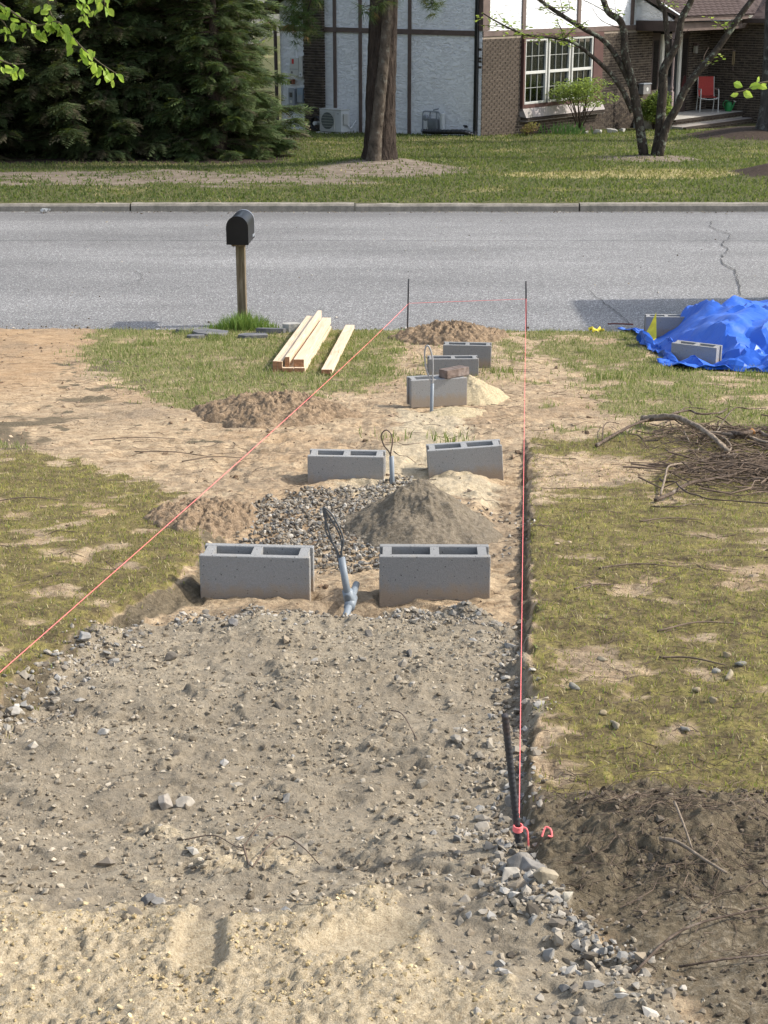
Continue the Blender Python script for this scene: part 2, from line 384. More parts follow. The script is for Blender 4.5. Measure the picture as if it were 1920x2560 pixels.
def ground_material():
    b = NB('yard_earth'); A = b.attr('za'); Bt = b.attr('zb')
    sa = b.n('SeparateColor'); b.L(A.outputs['Color'], sa.inputs[0]); sb = b.n('SeparateColor'); b.L(Bt.outputs['Color'], sb.inputs[0])
    nA = b.noise(9, 8, .65); nB = b.noise(70, 6, .7); nC = b.noise(300, 4, .7); nD = b.noise(2.2, 5, .6)
    streak = b.noise(7, 6, .65, b.map((1, 4.5, 1)))
    def blend(w, amt=.5):   # ragged zone borders
        return b.ramp(b.math('ADD', w, b.math('MULTIPLY', b.math('SUBTRACT', nB, .5), amt)), [(.38, 0.), (.62, 1.)])
    tan = b.ramp(b.mix(.55, streak, b.noise(16, 8, .75)), [(.3, (.14, .095, .055)), (.43, (.30, .215, .13)), (.54, (.47, .355, .225)), (.7, (.61, .48, .315))])
    tan = b.mix(b.math('MULTIPLY', sb.outputs[1], .5), tan, b.ramp(nA, [(.3, (.26, .15, .07)), (.7, (.47, .30, .16))]))
    tan = b.mix(b.ramp(b.noise(1.4, 6, .7), [(.45, 0.), (.68, .65)]), tan, b.ramp(nB, [(.3, (.12, .09, .062)), (.7, (.30, .235, .165))]))
    tan = b.mix(b.ramp(nB, [(.35, .5), (.5, 0.)]), tan, (.11, .075, .047))
    grn = b.ramp(b.noise(24, 6, .7), [(.3, (.12, .095, .05)), (.5, (.20, .175, .08)), (.7, (.30, .255, .13))])
    c = b.mix(blend(sb.outputs[0], .9), tan, grn)
    moss = b.ramp(b.noise(11, 9, .75), [(.28, (.062, .046, .026)), (.42, (.135, .103, .053)), (.53, (.20, .162, .066)), (.64, (.28, .24, .075)), (.78, (.39, .33, .175))])
    moss = b.mix(b.ramp(nB, [(.3, .75), (.52, 0.)]), moss, (.06, .045, .025))
    c = b.mix(blend(A.outputs['Alpha'], .8), c, moss)
    soil = b.ramp(nB, [(.25, (.05, .039, .025)), (.5, (.13, .104, .067)), (.75, (.25, .205, .138))])
    soil = b.mix(b.math('MULTIPLY', nD, .4), soil, (.175, .138, .092))
    c = b.mix(blend(sa.outputs[2], .7), c, soil)
    gv = b.ramp(nB, [(.22, (.142, .114, .078)), (.42, (.265, .22, .155)), (.58, (.335, .282, .203)), (.8, (.43, .37, .277))])
    gv = b.mix(b.ramp(nD, [(.35, .45), (.6, 0.)]), gv, (.195, .16, .114)); gv = b.mix(b.ramp(b.noise(5, 6, .65, b.map((1, 2.6, 1)), .5), [(.52, 0.), (.7, .55)]), gv, (.395, .335, .247))
    gv = b.mix(b.ramp(nC, [(.35, .35), (.5, 0.)]), gv, (.14, .12, .095))
    c = b.mix(blend(sa.outputs[0], .7), c, gv)
    sn = b.ramp(b.noise(45, 7, .75), [(.25, (.22, .17, .105)), (.45, (.41, .332, .218)), (.7, (.57, .475, .33))])
    sn = b.mix(b.ramp(nC, [(.34, .75), (.5, 0.)]), sn, (.23, .175, .105)); sn = b.mix(b.ramp(b.noise(170, 4, .7), [(.52, 0.), (.66, .5)]), sn, (.66, .56, .40))
    c = b.mix(blend(sa.outputs[1], .8), c, sn)
    h = b.math('ADD', b.math('MULTIPLY', nB, .7), b.math('MULTIPLY', nC, .35))
    bp = b.bump(h, .85, .016); bp = b.bump(b.vor(55), .35, .006, bp)
    return b.pbr(c, .95, bp, 0, .1)
M_GROUND = ground_material()
tag(mk('ground', V, quads, M_GROUND, smooth=True, extra={'za': za, 'zb': zb}), kind='structure')

# ------------------------------------------------------------------ road, kerb, far lawn
KY = 26.0
def road_z(X, Y):
    t = (np.asarray(Y, float) - 15.9) / (KY - 15.9)
    return .125 - .165 * t + .05 * np.sin(np.clip(t, 0, 1) * np.pi)
def asphalt():
    b = NB('asphalt')
    ag = b.vor(95, out='Color'); sep = b.n('SeparateColor'); b.L(ag, sep.inputs[0])
    base = b.ramp(b.noise(160, 3, .7), [(.3, (.095, .091, .086)), (.5, (.172, .166, .157)), (.7, (.255, .247, .234))])
    c = b.mix(b.ramp(sep.outputs[0], [(.80, 0.), (.86, .75)]), base, (.46, .45, .43))
    c = b.mix(b.ramp(sep.outputs[1], [(.84, 0.), (.9, .7)]), c, (.05, .05, .05))
    big = b.noise(.55, 5, .6, b.map((.35, 1.4, 1))); c = b.mix(1, c, b.ramp(big, [(.3, .74), (.7, 1.16)]), 'MULTIPLY')
    y = b.n('SeparateXYZ'); b.L(b.co, y.inputs[0])
    wob = b.math('MULTIPLY', b.math('SUBTRACT', b.noise(1.5, 4), .5), .10)
    yy = b.math('ADD', y.outputs[1], wob)
    seam = b.ramp(b.math('ABSOLUTE', b.math('SUBTRACT', yy, 22.35)), [(0., 1.), (.018, .8), (.03, 0.)])
    c = b.mix(b.math('MULTIPLY', seam, b.ramp(b.noise(3, 4), [(.35, .2), (.6, .9)])), c, (.05, .05, .048))
    gut = b.ramp(b.math('ADD', yy, b.math('MULTIPLY', b.noise(4, 5), .6)), [(0., 0.)])
    gut = b.n('MapRange'); b.L(yy, gut.inputs[0]); gut.inputs[1].default_value = 24.6; gut.inputs[2].default_value = 25.9
    c = b.mix(b.math('MULTIPLY', gut.outputs[0], b.ramp(b.noise(1.6, 5, .6, b.map((.3, 3, 1))), [(.35, .1), (.6, .75)])), c, (.11, .105, .10))
    bp = b.bump(b.vor(95), .5, .006); bp = b.bump(b.noise(240, 3), .4, .003, bp)
    return b.pbr(c, .82, bp, 0, .3)
M_ROAD = asphalt()
rx_ = ax((-60, -8, 4), (-8, 8, .25), (8, 60, 4)); ry_ = ax((0, 1, .02))
RX, RT = np.meshgrid(rx_, ry_); RY = (edge_y(RX) - .12) * (1 - RT) + (KY + .05) * RT
RZ = road_z(RX, RY) + .006 * fbm(RX * .8, RY * .8, 2, 12)
i2 = np.arange(RX.size).reshape(RX.shape)
def gq(i): return np.stack([i[:-1, :-1], i[:-1, 1:], i[1:, 1:], i[1:, :-1]], -1).reshape(-1, 4)
road = tag(mk('road', np.stack([RX, RY, RZ], -1).reshape(-1, 3), gq(i2), M_ROAD, smooth=True), kind='structure')
M_TAR = plain('crack_filler', (.065, .063, .06), .95, .3, 20)
def crack(pts, wd):
    p = smooth_path([(x, y, 0) for x, y in pts], 7); p[:, 0] += .05 * fbm(p[:, 1] * 6, p[:, 0] * 6, 3, 8); p[:, 1] += .06 * fbm(p[:, 0] * 7, p[:, 1] * 3, 2, 18)
    wv = wd * (.45 + .55 * np.abs(fbm(p[:, 1] * 4, p[:, 0], 2, 4)) * 2); v = []; f = []
    for i, q in enumerate(p):
        z = float(road_z(q[0], q[1])) + .011
        v += [(q[0] - wv[i] / 2, q[1], z), (q[0] + wv[i] / 2, q[1] + wv[i] * .6, z)]
        if i: f.append((2 * i - 2, 2 * i - 1, 2 * i + 1, 2 * i))
    mk('crack', v, f, M_TAR, road)
crack([(5.0, 24.6), (4.84, 23.8), (4.95, 23.1), (4.85, 22.55), (4.62, 21.9), (4.59, 21.41), (4.4, 20.8), (4.28, 20.18), (4.33, 19.7), (4.26, 19.25), (4.03, 17.93)], .02)
crack([(2.35, 18.3), (2.42, 17.6), (2.5, 17.0), (2.55, 16.3)], .012)
crack([(-3.6, 17.6), (-3.2, 18.3), (-2.9, 19.0), (-3.05, 19.6)], .01)

def concrete(name, c=(.36, .34, .30), moss=(.16, .16, .10), bs=60):
    b = NB(name); col = b.ramp(b.noise(7, 7, .65), [(.3, tuple(x * .62 for x in c)), (.55, c), (.8, tuple(x * 1.3 for x in c))])
    col = b.mix(b.ramp(b.noise(2.6, 6, .7), [(.5, 0.), (.75, .6)]), col, moss)
    col = b.mix(b.ramp(b.noise(90, 3, .6), [(.32, .6), (.45, 0.)]), col, tuple(x * .35 for x in c))
    return b.pbr(col, .9, b.bump(b.noise(bs, 5, .65), .5, .01), 0, .2)
M_KERB = concrete('kerb_concrete', (.27, .24, .195), (.13, .125, .085))
kerb = empty('kerb', (0, KY, 0), 0, kind='structure')
for k in range(-6, 7):
    x0 = -.47 + 3.62 * k; x1 = x0 + 3.62; j = .012
    z0 = float(road_z(0, KY)); n = 16; v = []; f = []
    prof = [(0, -.15), (0.006, .085), (.03, .118), (.07, .124), (.2, .118), (.2, -.15)]
    for i in range(n + 1):
        x = x0 + j + (x1 - x0 - 2 * j) * i / n
        for py, pz in prof: v.append((x, py + .006 * float(perlin(x * 3, py * 30, 3)), z0 + pz + .006 * float(perlin(x * 2.2, py * 9 + k, 5)) + (.004 if k % 2 else -.004)))
    m = len(prof)
    for i in range(n):
        for q in range(m - 1): f.append((i * m + q, i * m + q + 1, (i + 1) * m + q + 1, (i + 1) * m + q))
    f += [tuple(range(m)), tuple(range(n * m, n * m + m))[::-1]]
    o = mk('kerb_stone', v, f, M_KERB, kerb)

LY = np.array([26.1, 28, 30, 34, 39.5, 42, 45, 50, 60, 90]); LZ = np.array([.075, .07, .045, -.02, -.10, -.24, -.38, -.46, -.5, -.5])
MOUNDS = [(-.1, 32.3, 1.0, .13), (5.55, 34.0, .8, .05), (8.6, 38.6, 1.3, .30), (7.3, 30.2, .75, .22)]
def lawn_z(X, Y):
    X = np.asarray(X, float); z = np.interp(Y, LY, LZ) + .03 * fbm(X * .35, np.asarray(Y) * .35, 3, 14) * sm(Y, 26.3, 28)
    for mx, my, mr, mh in MOUNDS: z = z + mh * np.exp(-((X - mx) ** 2 + (Y - my) ** 2) / mr ** 2)
    return z
def lawn_zones(X, Y):
    n = fbm(X * .55, Y * 1.1, 4, 33); n4 = fbm(X * 2, Y * 3, 3, 34)
    bare = sm(1 - np.hypot((X + 4.0) / 5.2, (Y - 29.9) / 2.0) + .5 * n, 0, .5) * .95
    bare2 = sm(1 - np.hypot((X - .1) / 2.0, (Y - 31.2) / 1.6) + .3 * n, 0, .5) * .8
    dry = sm(1 - np.hypot((X - 4.9) / 3.2, (Y - 30.4) / 1.0) + .5 * n + .2 * n4, 0, .5)
    dry = np.maximum(dry, .5 * sm(n + .35 * n4, .05, .4))
    under = sm(-X - 1.7 + .5 * n4, 0, .6) * sm(Y + .5 * n4, 32.2, 33.0) * (1 - sm(Y, 40, 42))
    mul = np.zeros_like(n)
    for mx, my, mr in ((8.7, 38.6, 1.5), (7.4, 30.2, .95)): mul = np.maximum(mul, sm(1.15 - np.hypot((X - mx) / mr, (Y - my) / mr) + .35 * n4, 0, .35))
    strip = 1 - sm(Y + .3 * n4, 26.9, 27.7)
    bare3 = .7 * sm(1 - np.hypot((X - 5.5) / 1.7, (Y - 33.4) / .9) + .4 * n4, 0, .6)
    bare = np.maximum.reduce([bare * (.55 + .45 * sm(n4 + n, -.3, .2)), bare2, bare3]) * (1 - .85 * strip)
    return bare, dry * (1 - .6 * strip), np.maximum(under, mul), strip
lx = ax((-70, -12, 4), (-12, 12, .12), (12, 70, 4)); ly = ax((26.1, 36, .07), (36, 46, .16), (46, 120, 6))
LX, LYm = np.meshgrid(lx, ly); br, dr, mu, st = lawn_zones(LX, LYm)
LZm = lawn_z(LX, LYm) + .012 * fbm(LX * 1.5, LYm * 1.5, 1, 2)
def lawn_material():
    b = NB('lawn_soil_and_turf'); A = b.attr('za'); s = b.n('SeparateColor'); b.L(A.outputs['Color'], s.inputs[0])
    nB = b.noise(16, 7, .7); st_ = b.noise(4, 6, .7, b.map((1, 3, 1)))
    g = b.ramp(nB, [(.3, (.045, .047, .02)), (.5, (.085, .085, .034)), (.7, (.14, .13, .06))])
    d = b.ramp(st_, [(.3, (.17, .14, .06)), (.6, (.33, .28, .13)), (.8, (.40, .34, .18))])
    ba = b.ramp(st_, [(.25, (.06, .046, .033)), (.45, (.145, .115, .085)), (.62, (.25, .205, .16)), (.8, (.36, .31, .255))])
    mc = b.ramp(b.noise(22, 6, .75), [(.3, (.022, .016, .012)), (.55, (.055, .04, .03)), (.75, (.10, .075, .055))])
    def e(w): return b.ramp(b.math('ADD', w, b.math('MULTIPLY', b.math('SUBTRACT', nB, .5), .9)), [(.3, 0.), (.7, 1.)])
    c = b.mix(e(s.outputs[1]), g, d); c = b.mix(e(s.outputs[0]), c, ba); c = b.mix(e(s.outputs[2]), c, mc)
    return b.pbr(c, .95, b.bump(b.noise(40, 6, .7), .4, .02), 0, .1)
i3 = np.arange(LX.size).reshape(LX.shape)
tag(mk('lawn', np.stack([LX, LYm, LZm], -1).reshape(-1, 3), gq(i3), lawn_material(), smooth=True,
       extra={'za': np.stack([br, dr, mu, st], -1).reshape(-1, 4)}), kind='structure')

# ------------------------------------------------------------------ grass, moss, litter (stuff)
M_GRASS = attr_mat('grass_blades', .7, .3)
def blades(name, pos, h, w, lean, col, label, cat, seg=2):
    n = len(pos); a = RNG.uniform(0, 2 * np.pi, n); la = RNG.uniform(0, 2 * np.pi, n)
    d = np.stack([np.cos(a), np.sin(a), np.zeros(n)], 1) * (w / 2)[:, None]
    L = np.stack([np.cos(la), np.sin(la), np.zeros(n)], 1) * (lean * h)[:, None]
    up = np.zeros((n, 3)); up[:, 2] = h * np.sqrt(np.clip(1 - .6 * lean ** 2, .08, 1))
    base = pos - np.array([0, 0, .004])
    if seg == 2:
        mid = base + L * .3 + up * .6; tip = base + L + up
        Vv = np.stack([base - d, base + d, mid + d * .7, mid - d * .7, tip], 1).reshape(-1, 3)
        F = np.array([[0, 1, 2], [0, 2, 3], [3, 2, 4]]); k = 5
    else:
        tip = base + L + up; Vv = np.stack([base - d, base + d, tip], 1).reshape(-1, 3); F = np.array([[0, 1, 2]]); k = 3
    F = (F[None] + (np.arange(n) * k)[:, None, None]).reshape(-1, 3)
    o = mk(name, Vv, F, M_GRASS, col=np.repeat(col, k, 0)); return tag(o, label, cat, kind='stuff')
def pal(n, cols, wts):
    c = np.array(cols)[RNG.choice(len(cols), n, p=np.array(wts) / sum(wts))]; return c * RNG.uniform(.75, 1.25, (n, 1))
GREENS = [(.085, .12, .035), (.135, .165, .05), (.21, .225, .085), (.40, .34, .19)]
def pick(n, x0, x1, y0, y1, wfun):
    X = RNG.uniform(x0, x1, n); Y = RNG.uniform(y0, y1, n); p = wfun(X, Y); k = RNG.uniform(0, 1, n) < p
    return X[k], Y[k], p[k]
def yardpos(X, Y): return np.stack([X, Y, yard_z(X, Y)], 1)
X, Y, p = pick(190000, -4.6, 4.6, 8.6, 15.9, lambda x, y: zones(x, y)[0]['green'] ** 1.5 * (y < edge_y(x) - .02) * .8)
tuft = fbm(X * 2.5, Y * 2.5, 3, 44)
blades('grass', yardpos(X, Y), RNG.uniform(.014, .042, len(X)) * (1 + .9 * sm(tuft, 0, .4)), RNG.uniform(.004, .008, len(X)), RNG.uniform(.2, .9, len(X)),
       pal(len(X), GREENS, (2.4, 3, 3.4, 3)), 'patchy green spring grass on the yard by the road', 'grass')
X, Y, p = pick(230000, -2.6, 2.8, 3.0, 9.6, lambda x, y: np.clip(zones(x, y)[0]['moss'] * .8 * (np.abs(x) < .30 * y + .3), 0, 1))
blades('moss', yardpos(X, Y), RNG.uniform(.006, .026, len(X)), RNG.uniform(.0022, .005, len(X)), RNG.uniform(.2, 1.0, len(X)),
       pal(len(X), [(.23, .21, .052), (.34, .31, .082), (.16, .135, .052), (.43, .35, .21), (.13, .095, .058), (.14, .18, .05)], (2.6, 2.2, 3, 2.8, 2.4, 1.4)), 'olive moss and short dry grass beside the dug path', 'moss')
X, Y, p = pick(40000, -2.6, 2.8, 3.0, 9.4, lambda x, y: np.clip(zones(x, y)[0]['green'] * .45 * sm(fbm(x * 5, y * 5, 2, 6), -.05, .3) * (np.abs(x) < .30 * y + .3), 0, 1))
blades('thin_grass', yardpos(X, Y), RNG.uniform(.015, .04, len(X)), RNG.uniform(.002, .004, len(X)), RNG.uniform(.2, .9, len(X)),
       pal(len(X), [(.10, .15, .04), (.17, .2, .06), (.38, .32, .18)], (3, 3, 2)), 'thin green grass tufts scattered in the mossy ground', 'grass')
def lawnw(x, y):
    a, d, m, s = lawn_zones(x, y); return np.clip((1 - a) * (1 - m), 0, 1)
X, Y, p = pick(150000, -12, 12, 26.2, 44, lambda x, y: lawnw(x, y) * np.clip(1.5 - (y - 26) / 14, .35, 1))
a_, d_, m_, s_ = lawn_zones(X, Y); c1 = pal(len(X), [(.045, .07, .02), (.075, .10, .032), (.125, .132, .052)], (3, 3, 2.4)); c2 = pal(len(X), [(.30, .25, .12), (.19, .155, .075), (.10, .105, .035)], (3, 3, 1.5))
blades('lawn_grass', np.stack([X, Y, lawn_z(X, Y)], 1), RNG.uniform(.03, .07, len(X)), RNG.uniform(.02, .04, len(X)), RNG.uniform(.1, .8, len(X)),
       np.where((d_ > RNG.uniform(0, 1, len(X)))[:, None], c2, c1), 'mown lawn with dry patches in front of the house', 'grass', seg=1)

# ------------------------------------------------------------------ house (local x along the front wall, local y back into the house)
HC = (2.344, 39.465); HA = R(50)
def HW(x, y, z): return (HC[0] + x * math.cos(HA) - y * math.sin(HA), HC[1] + x * math.sin(HA) + y * math.cos(HA), z)
def stucco(name, c):
    b = NB(name); h = b.noise(9, 5, .6, b.map((.8, .8, 1.9)), 1.2); h2 = b.noise(30, 4)
    col = b.mix(b.ramp(b.noise(1.6, 6, .65), [(.4, 0.), (.8, .35)]), c, tuple(x * .72 for x in c))
    col = b.mix(b.ramp(h, [(.35, .28), (.5, 0.)]), col, tuple(x * .7 for x in c))
    return b.pbr(col, .9, b.bump(h2, .25, .012, b.bump(b.ramp(h, [(.3, 0.), (.55, 1.)]), .8, .03)), 0, .15)
M_STUC = stucco('white_stucco', (.88, .88, .88))
M_TIMB = plain('brown_painted_timber', (.115, .082, .068), .6, .2, 4, bump=.2)
M_DKBR = plain('dark_brown_trim', (.055, .038, .032), .55, .2, 4, bump=.15)
M_MORT = plain('mortar', (.25, .205, .16), .95, .15, 8, bump=.4)
M_MORTD = plain('grey_mortar', (.27, .24, .21), .95, .15, 8, bump=.4)
def brickmat(name, stops):
    b = NB(name); oi = b.n('ObjectInfo'); pr = b.vor(7.3, co=b.map((1, 1, 2)), out='Color'); sp = b.n('SeparateColor'); b.L(pr, sp.inputs[0])
    c = b.ramp(sp.outputs[0], stops); c = b.mix(b.ramp(b.noise(50, 4, .7), [(.35, .5), (.55, 0.)]), c, (.03, .022, .02))
    return b.pbr(c, .9, b.bump(b.noise(60, 4), .5, .006), 0, .2)
M_BRICK = brickmat('brown_brick', [(.1, (.036, .028, .022)), (.5, (.064, .049, .037)), (.9, (.10, .079, .058))])
M_WHITE = plain('white_vinyl', (.46, .455, .42), .4, .05, 4, bump=.03)
M_CREAM = plain('cream_paint', (.6, .57, .5), .5, .08, 4, bump=.05)
M_BLACK = plain('black_metal', (.012, .012, .013), .35, .2, 6, bump=.05, spec=.5)
M_GREY = plain('grey_metal', (.22, .24, .26), .45, .15, 6, bump=.06, spec=.5)
M_LGREY = plain('light_grey_plastic', (.55, .56, .55), .5, .06, 5, bump=.04)
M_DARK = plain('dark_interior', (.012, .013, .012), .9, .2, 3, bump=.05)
M_STONE = concrete('path_concrete', (.52, .50, .45), (.34, .33, .28))
b_ = NB('window_glass'); g_ = b_.n('BsdfGlossy'); g_.inputs['Roughness'].default_value = .02; g_.inputs[0].default_value = (.9, .95, 1, 1)
t_ = b_.n('BsdfTransparent'); t_.inputs[0].default_value = (.75, .8, .8, 1); f_ = b_.n('Fresnel'); f_.inputs[0].default_value = 1.9
x_ = b_.n('MixShader'); b_.L(f_.outputs[0], x_.inputs[0]); b_.L(t_.outputs[0], x_.inputs[1]); b_.L(g_.outputs[0], x_.inputs[2]); b_.L(x_.outputs[0], b_.out.inputs[0]); M_GLASS = b_.m

house = empty('house', HW(0, 0, 0), HA, 'white stucco and brown brick house with dark timbers across the road', 'house')
gz0 = -.6
# gable wall (x = 0), upper front wall (y = 0), back volume
MB().prism([(0.02, gz0), (0.02, 4.55), (1.9, 5.66), (6.62, 2.88), (6.62, gz0)], 0, -.001, .2).build('gable_wall', M_STUC, house)
MB().box(.2, 10.88, .03, .2, 2.33, 4.5).build('upper_wall', M_STUC, house)
# timbers on the gable
for y0, z0, z1 in ((4.64, -.3, 2.215), (3.78, -.3, 2.215), (2.18, -.25, 2.215), (4.64, 2.335, 3.95), (3.78, 2.335, 4.4), (2.18, 2.335, 5.3)):
    MB().box(-.028, 0, y0, y0 + .1, z0, z1, .004).build('timber', M_TIMB, house)
MB().box(-.034, 0, .16, 6.62, 2.215, 2.335, .004).build('timber', M_TIMB, house)
# chimney of brick on the gable wall
CH = MB().box(-.10, -.02, 5.05, 5.69, gz0, 6.4).build('chimney', M_MORTD, house)
# front brick wall: mortar core, then bricks
BW = MB()
BW.box(.012, 1.58, .012, .2, gz0, 2.2); BW.box(1.58, 5.16, .012, .2, gz0, .27); BW.box(5.16, 7.75, .012, .2, gz0, 2.2); BW.box(9.75, 10.91, .012, .2, gz0, 2.3); BW.box(10.91, 14, -3.2, .2, gz0, 2.34)
BW = BW.build('brick_wall', M_MORT, house)
BH, BL, CO = .057, .197, .0677
bl_me = None
def brick_mesh(L, D):
    m = MB().box(-L / 2, L / 2, -D / 2, D / 2, -BH / 2, BH / 2, .004); me = bpy.data.meshes.new('brick'); me.from_pydata(m.v, [], m.f); me.materials.append(M_BRICK); return me
bm_full = brick_mesh(BL, .05); bm_half = brick_mesh(.093, .05)
many = MB(); nb = 0
def lay(kind, a0, a1, z0, z1, fixed, holes=(), one_by_one=False, parent=None):
    """courses of bricks; kind 'front' runs along x at y = fixed, 'side' runs along y at x = fixed"""
    global nb
    row = 0; z = z0 + BH / 2
    while z + BH / 2 <= z1 + .001:
        a = a0 + (0 if row % 2 == 0 else -.1035)
        while a < a1:
            s, e = max(a, a0), min(a + BL, a1)
            if e - s > .03 and not any(s < h1 - .001 and e > h0 + .001 and z - BH / 2 < k1 and z + BH / 2 > k0 for h0, h1, k0, k1 in holes):
                c = (s + e) / 2; dz = random.uniform(-.0015, .0015); pr = random.uniform(-.002, .002)
                if one_by_one and nb < 300 and e - s > BL - .01:
                    o = link(bpy.data.objects.new('brick', bm_full), parent); nb += 1
                    o.location = (c, fixed + pr, z + dz) if kind == 'front' else (fixed + pr, c, z + dz)
                    if kind != 'front': o.rotation_euler.z = R(90)
                elif kind == 'front': many.box(s, e, fixed - .025 + pr, fixed + .025, z - BH / 2 + dz, z + BH / 2 + dz)
                else: many.box(fixed - .025 + pr, fixed + .025, s, e, z - BH / 2 + dz, z + BH / 2 + dz)
            a += BL + .01
        z += CO; row += 1
lay('front', 0.0, 1.58, -.42, 2.2, .025, one_by_one=True, parent=BW)
lay('front', 1.585, 5.16, -.42, .22, .025, one_by_one=True, parent=BW)
lay('front', 5.17, 7.75, -.42, 2.2, .025); lay('front', 9.75, 10.9, -.1, 2.3, .025)
lay('side', -3.2, 0, -.42, 2.3, 10.925); lay('side', .03, .13, -.42, 2.2, .025)
tag(many.build('brick', M_BRICK, BW), kind='stuff')
many = MB(); lay('side', 5.05, 5.69, -.4, 4.2, -.098); lay('front', -.098, -.002, -.4, 4.2, 5.06); tag(many.build('brick', M_BRICK, CH), kind='stuff')
# front band, corner boards, timbers
MB().box(.0, 6.85, -.012, .03, 2.205, 2.33, .004).build('timber', M_TIMB, house)
MB().box(-.036, .24, -.02, .16, 2.34, 4.5, .004).build('timber', M_TIMB, house)
for x in (1.6, 4.02, 6.58): MB().box(x, x + .14, -.006, .03, 2.335, 4.5, .004).build('timber', M_TIMB, house)
# roof of the main house
RF = MB(); RF.prism([(-.35, 4.42), (-.35, 4.50), (1.9, 5.85), (7.0, 2.83), (7.0, 2.72), (1.9, 5.70)], 0, -.32, 14)
b = NB('roof_shingle'); so_n = b.vor(5, co=b.map((1, 1, 1)), out='Color'); sp_ = b.n('SeparateColor'); b.L(so_n, sp_.inputs[0])
M_SHING = b.pbr(b.mix(b.ramp(b.noise(120, 3, .7), [(.35, .5), (.6, 0.)]), b.ramp(sp_.outputs[0], [(.1, (.045, .032, .029)), (.5, (.07, .05, .045)), (.9, (.10, .075, .067))]), (.05, .035, .03)), .95, b.bump(b.noise(150, 3), .5, .006), 0, .15)
RFo = RF.build('roof', M_SHING, house)
def slope(x0, x1, p0, p1, th, mat, name):  # board following a rake at x0..x1 from p0 to p1 (y,z)
    return MB().prism([p0, p1, (p1[0], p1[1] - th), (p0[0], p0[1] - th)], 0, x0, x1).build(name, mat, house)
slope(-.345, -.322, (7.02, 2.78), (1.9, 5.80), .2, M_DKBR, 'fascia'); slope(-.345, -.322, (1.9, 5.80), (-.36, 4.45), .2, M_DKBR, 'fascia')
MB().box(-.33, 13, 7.0, 7.12, 2.62, 2.74, .01).build('gutter', M_DKBR, house)
MB().tube(smooth_path([(-.10, 7.05, 2.62), (-.12, 7.0, 2.52), (-.13, 6.8, 2.42), (-.09, 6.72, 2.30), (-.09, 6.70, 1.6), (-.09, 6.69, -.3)], 3), .05, 8).build('downspout', M_DKBR, house, True)
MB().box(-.09, -.012, .10, .19, .02, 4.5, .008).build('downspout', M_BLACK, house)
# triple window in a shallow box
WX0, WX1, WZ0, WZ1 = 1.6, 4.95, .53, 2.13; WYF = -.08
fr = MB(); fr.box(1.585, 1.655, WYF, .2, .40, 2.2); fr.box(4.72, 5.155, WYF, .2, .40, 2.2); fr.box(1.655, 4.72, WYF, .2, 2.115, 2.2); fr.box(1.655, 4.72, WYF, .2, .46, .545)
fr.build('window_surround', plain('reddish_brown_trim', (.085, .042, .036), .55, .2, 4), house)
MB().prism([(WYF - .005, .455), (.02, .455), (.02, .26), (-.20, .245)], 0, 1.585, 5.16).build('sill_panel', plain('grey_sill_panel', (.30, .265, .25), .7, .15, 3, dirt=(.2, .19, .13)), house)
ledge = MB().box(1.59, 5.15, -.20, .01, .15, .17).build('brick_ledge', M_MORTD, house)
lm = brick_mesh(.057, .21)
for i in range(52):
    o = link(bpy.data.objects.new('brick', lm), ledge); o.location = (1.63 + i * .068, -.125, .2)
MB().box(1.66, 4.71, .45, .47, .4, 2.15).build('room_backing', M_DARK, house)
M_BLIND = plain('dark_blind', (.05, .052, .05), .6, .1, 5)
M_SCREEN = plain('insect_screen_grey', (.06, .066, .075), .8, .1, 5, spec=.2)
M_MUNT = plain('cream_muntin', (.30, .30, .27), .5, .05, 4)
def window(x0, x1):
    wn = MB(); z0, z1 = .55, 2.11; zm = 1.30; t = .055
    wn.box(x0, x0 + t, WYF + .02, .1, z0, z1, .006); wn.box(x1 - t, x1, WYF + .02, .1, z0, z1, .006); wn.box(x0 + t, x1 - t, WYF + .02, .1, z1 - t, z1, .006); wn.box(x0 + t, x1 - t, WYF + .02, .1, z0, z0 + t, .006)
    W = wn.build('window', M_WHITE, house)
    MB().box(x0 + t, x1 - t, WYF + .025, WYF + .07, zm - .03, zm + .04, .006).build('meeting_rail', M_WHITE, W)
    for (a, bz, y) in ((zm + .04, z1 - t, WYF + .045), (z0 + t, zm - .03, WYF + .06)):
        g = MB(); xs = np.linspace(x0 + t, x1 - t, 4); zs = np.linspace(a, bz, 3)
        for q in xs[1:-1]: g.box(q - .006, q + .006, y, y + .02, a, bz)
        g.box(x0 + t, x1 - t, y + .002, y + .018, zs[1] - .006, zs[1] + .006); g.build('muntin', M_MUNT, W)
        for i in range(3):
            for j in range(2): MB().box(xs[i] + .005, xs[i + 1] - .005, y + .022, y + .026, zs[j] + .005, zs[j + 1] - .005).build('pane', M_GLASS, W)
    sc = MB().box(x0 + t, x1 - t, WYF + .095, WYF + .1, z0 + t, zm).build('insect_screen', M_SCREEN, W)
    sl_ = MB()
    for i in range(30): sl_.add([(x0 + t, .30, z0 + .05 + i * .05), (x1 - t - .1, .30, z0 + .05 + i * .05), (x1 - t - .1, .335, z0 + .075 + i * .05), (x0 + t, .335, z0 + .075 + i * .05)], [(0, 1, 2, 3)])
    sl_.build('blind', M_BLIND, W)
for a in (1.66, 2.70, 3.74): window(a, a + .96)
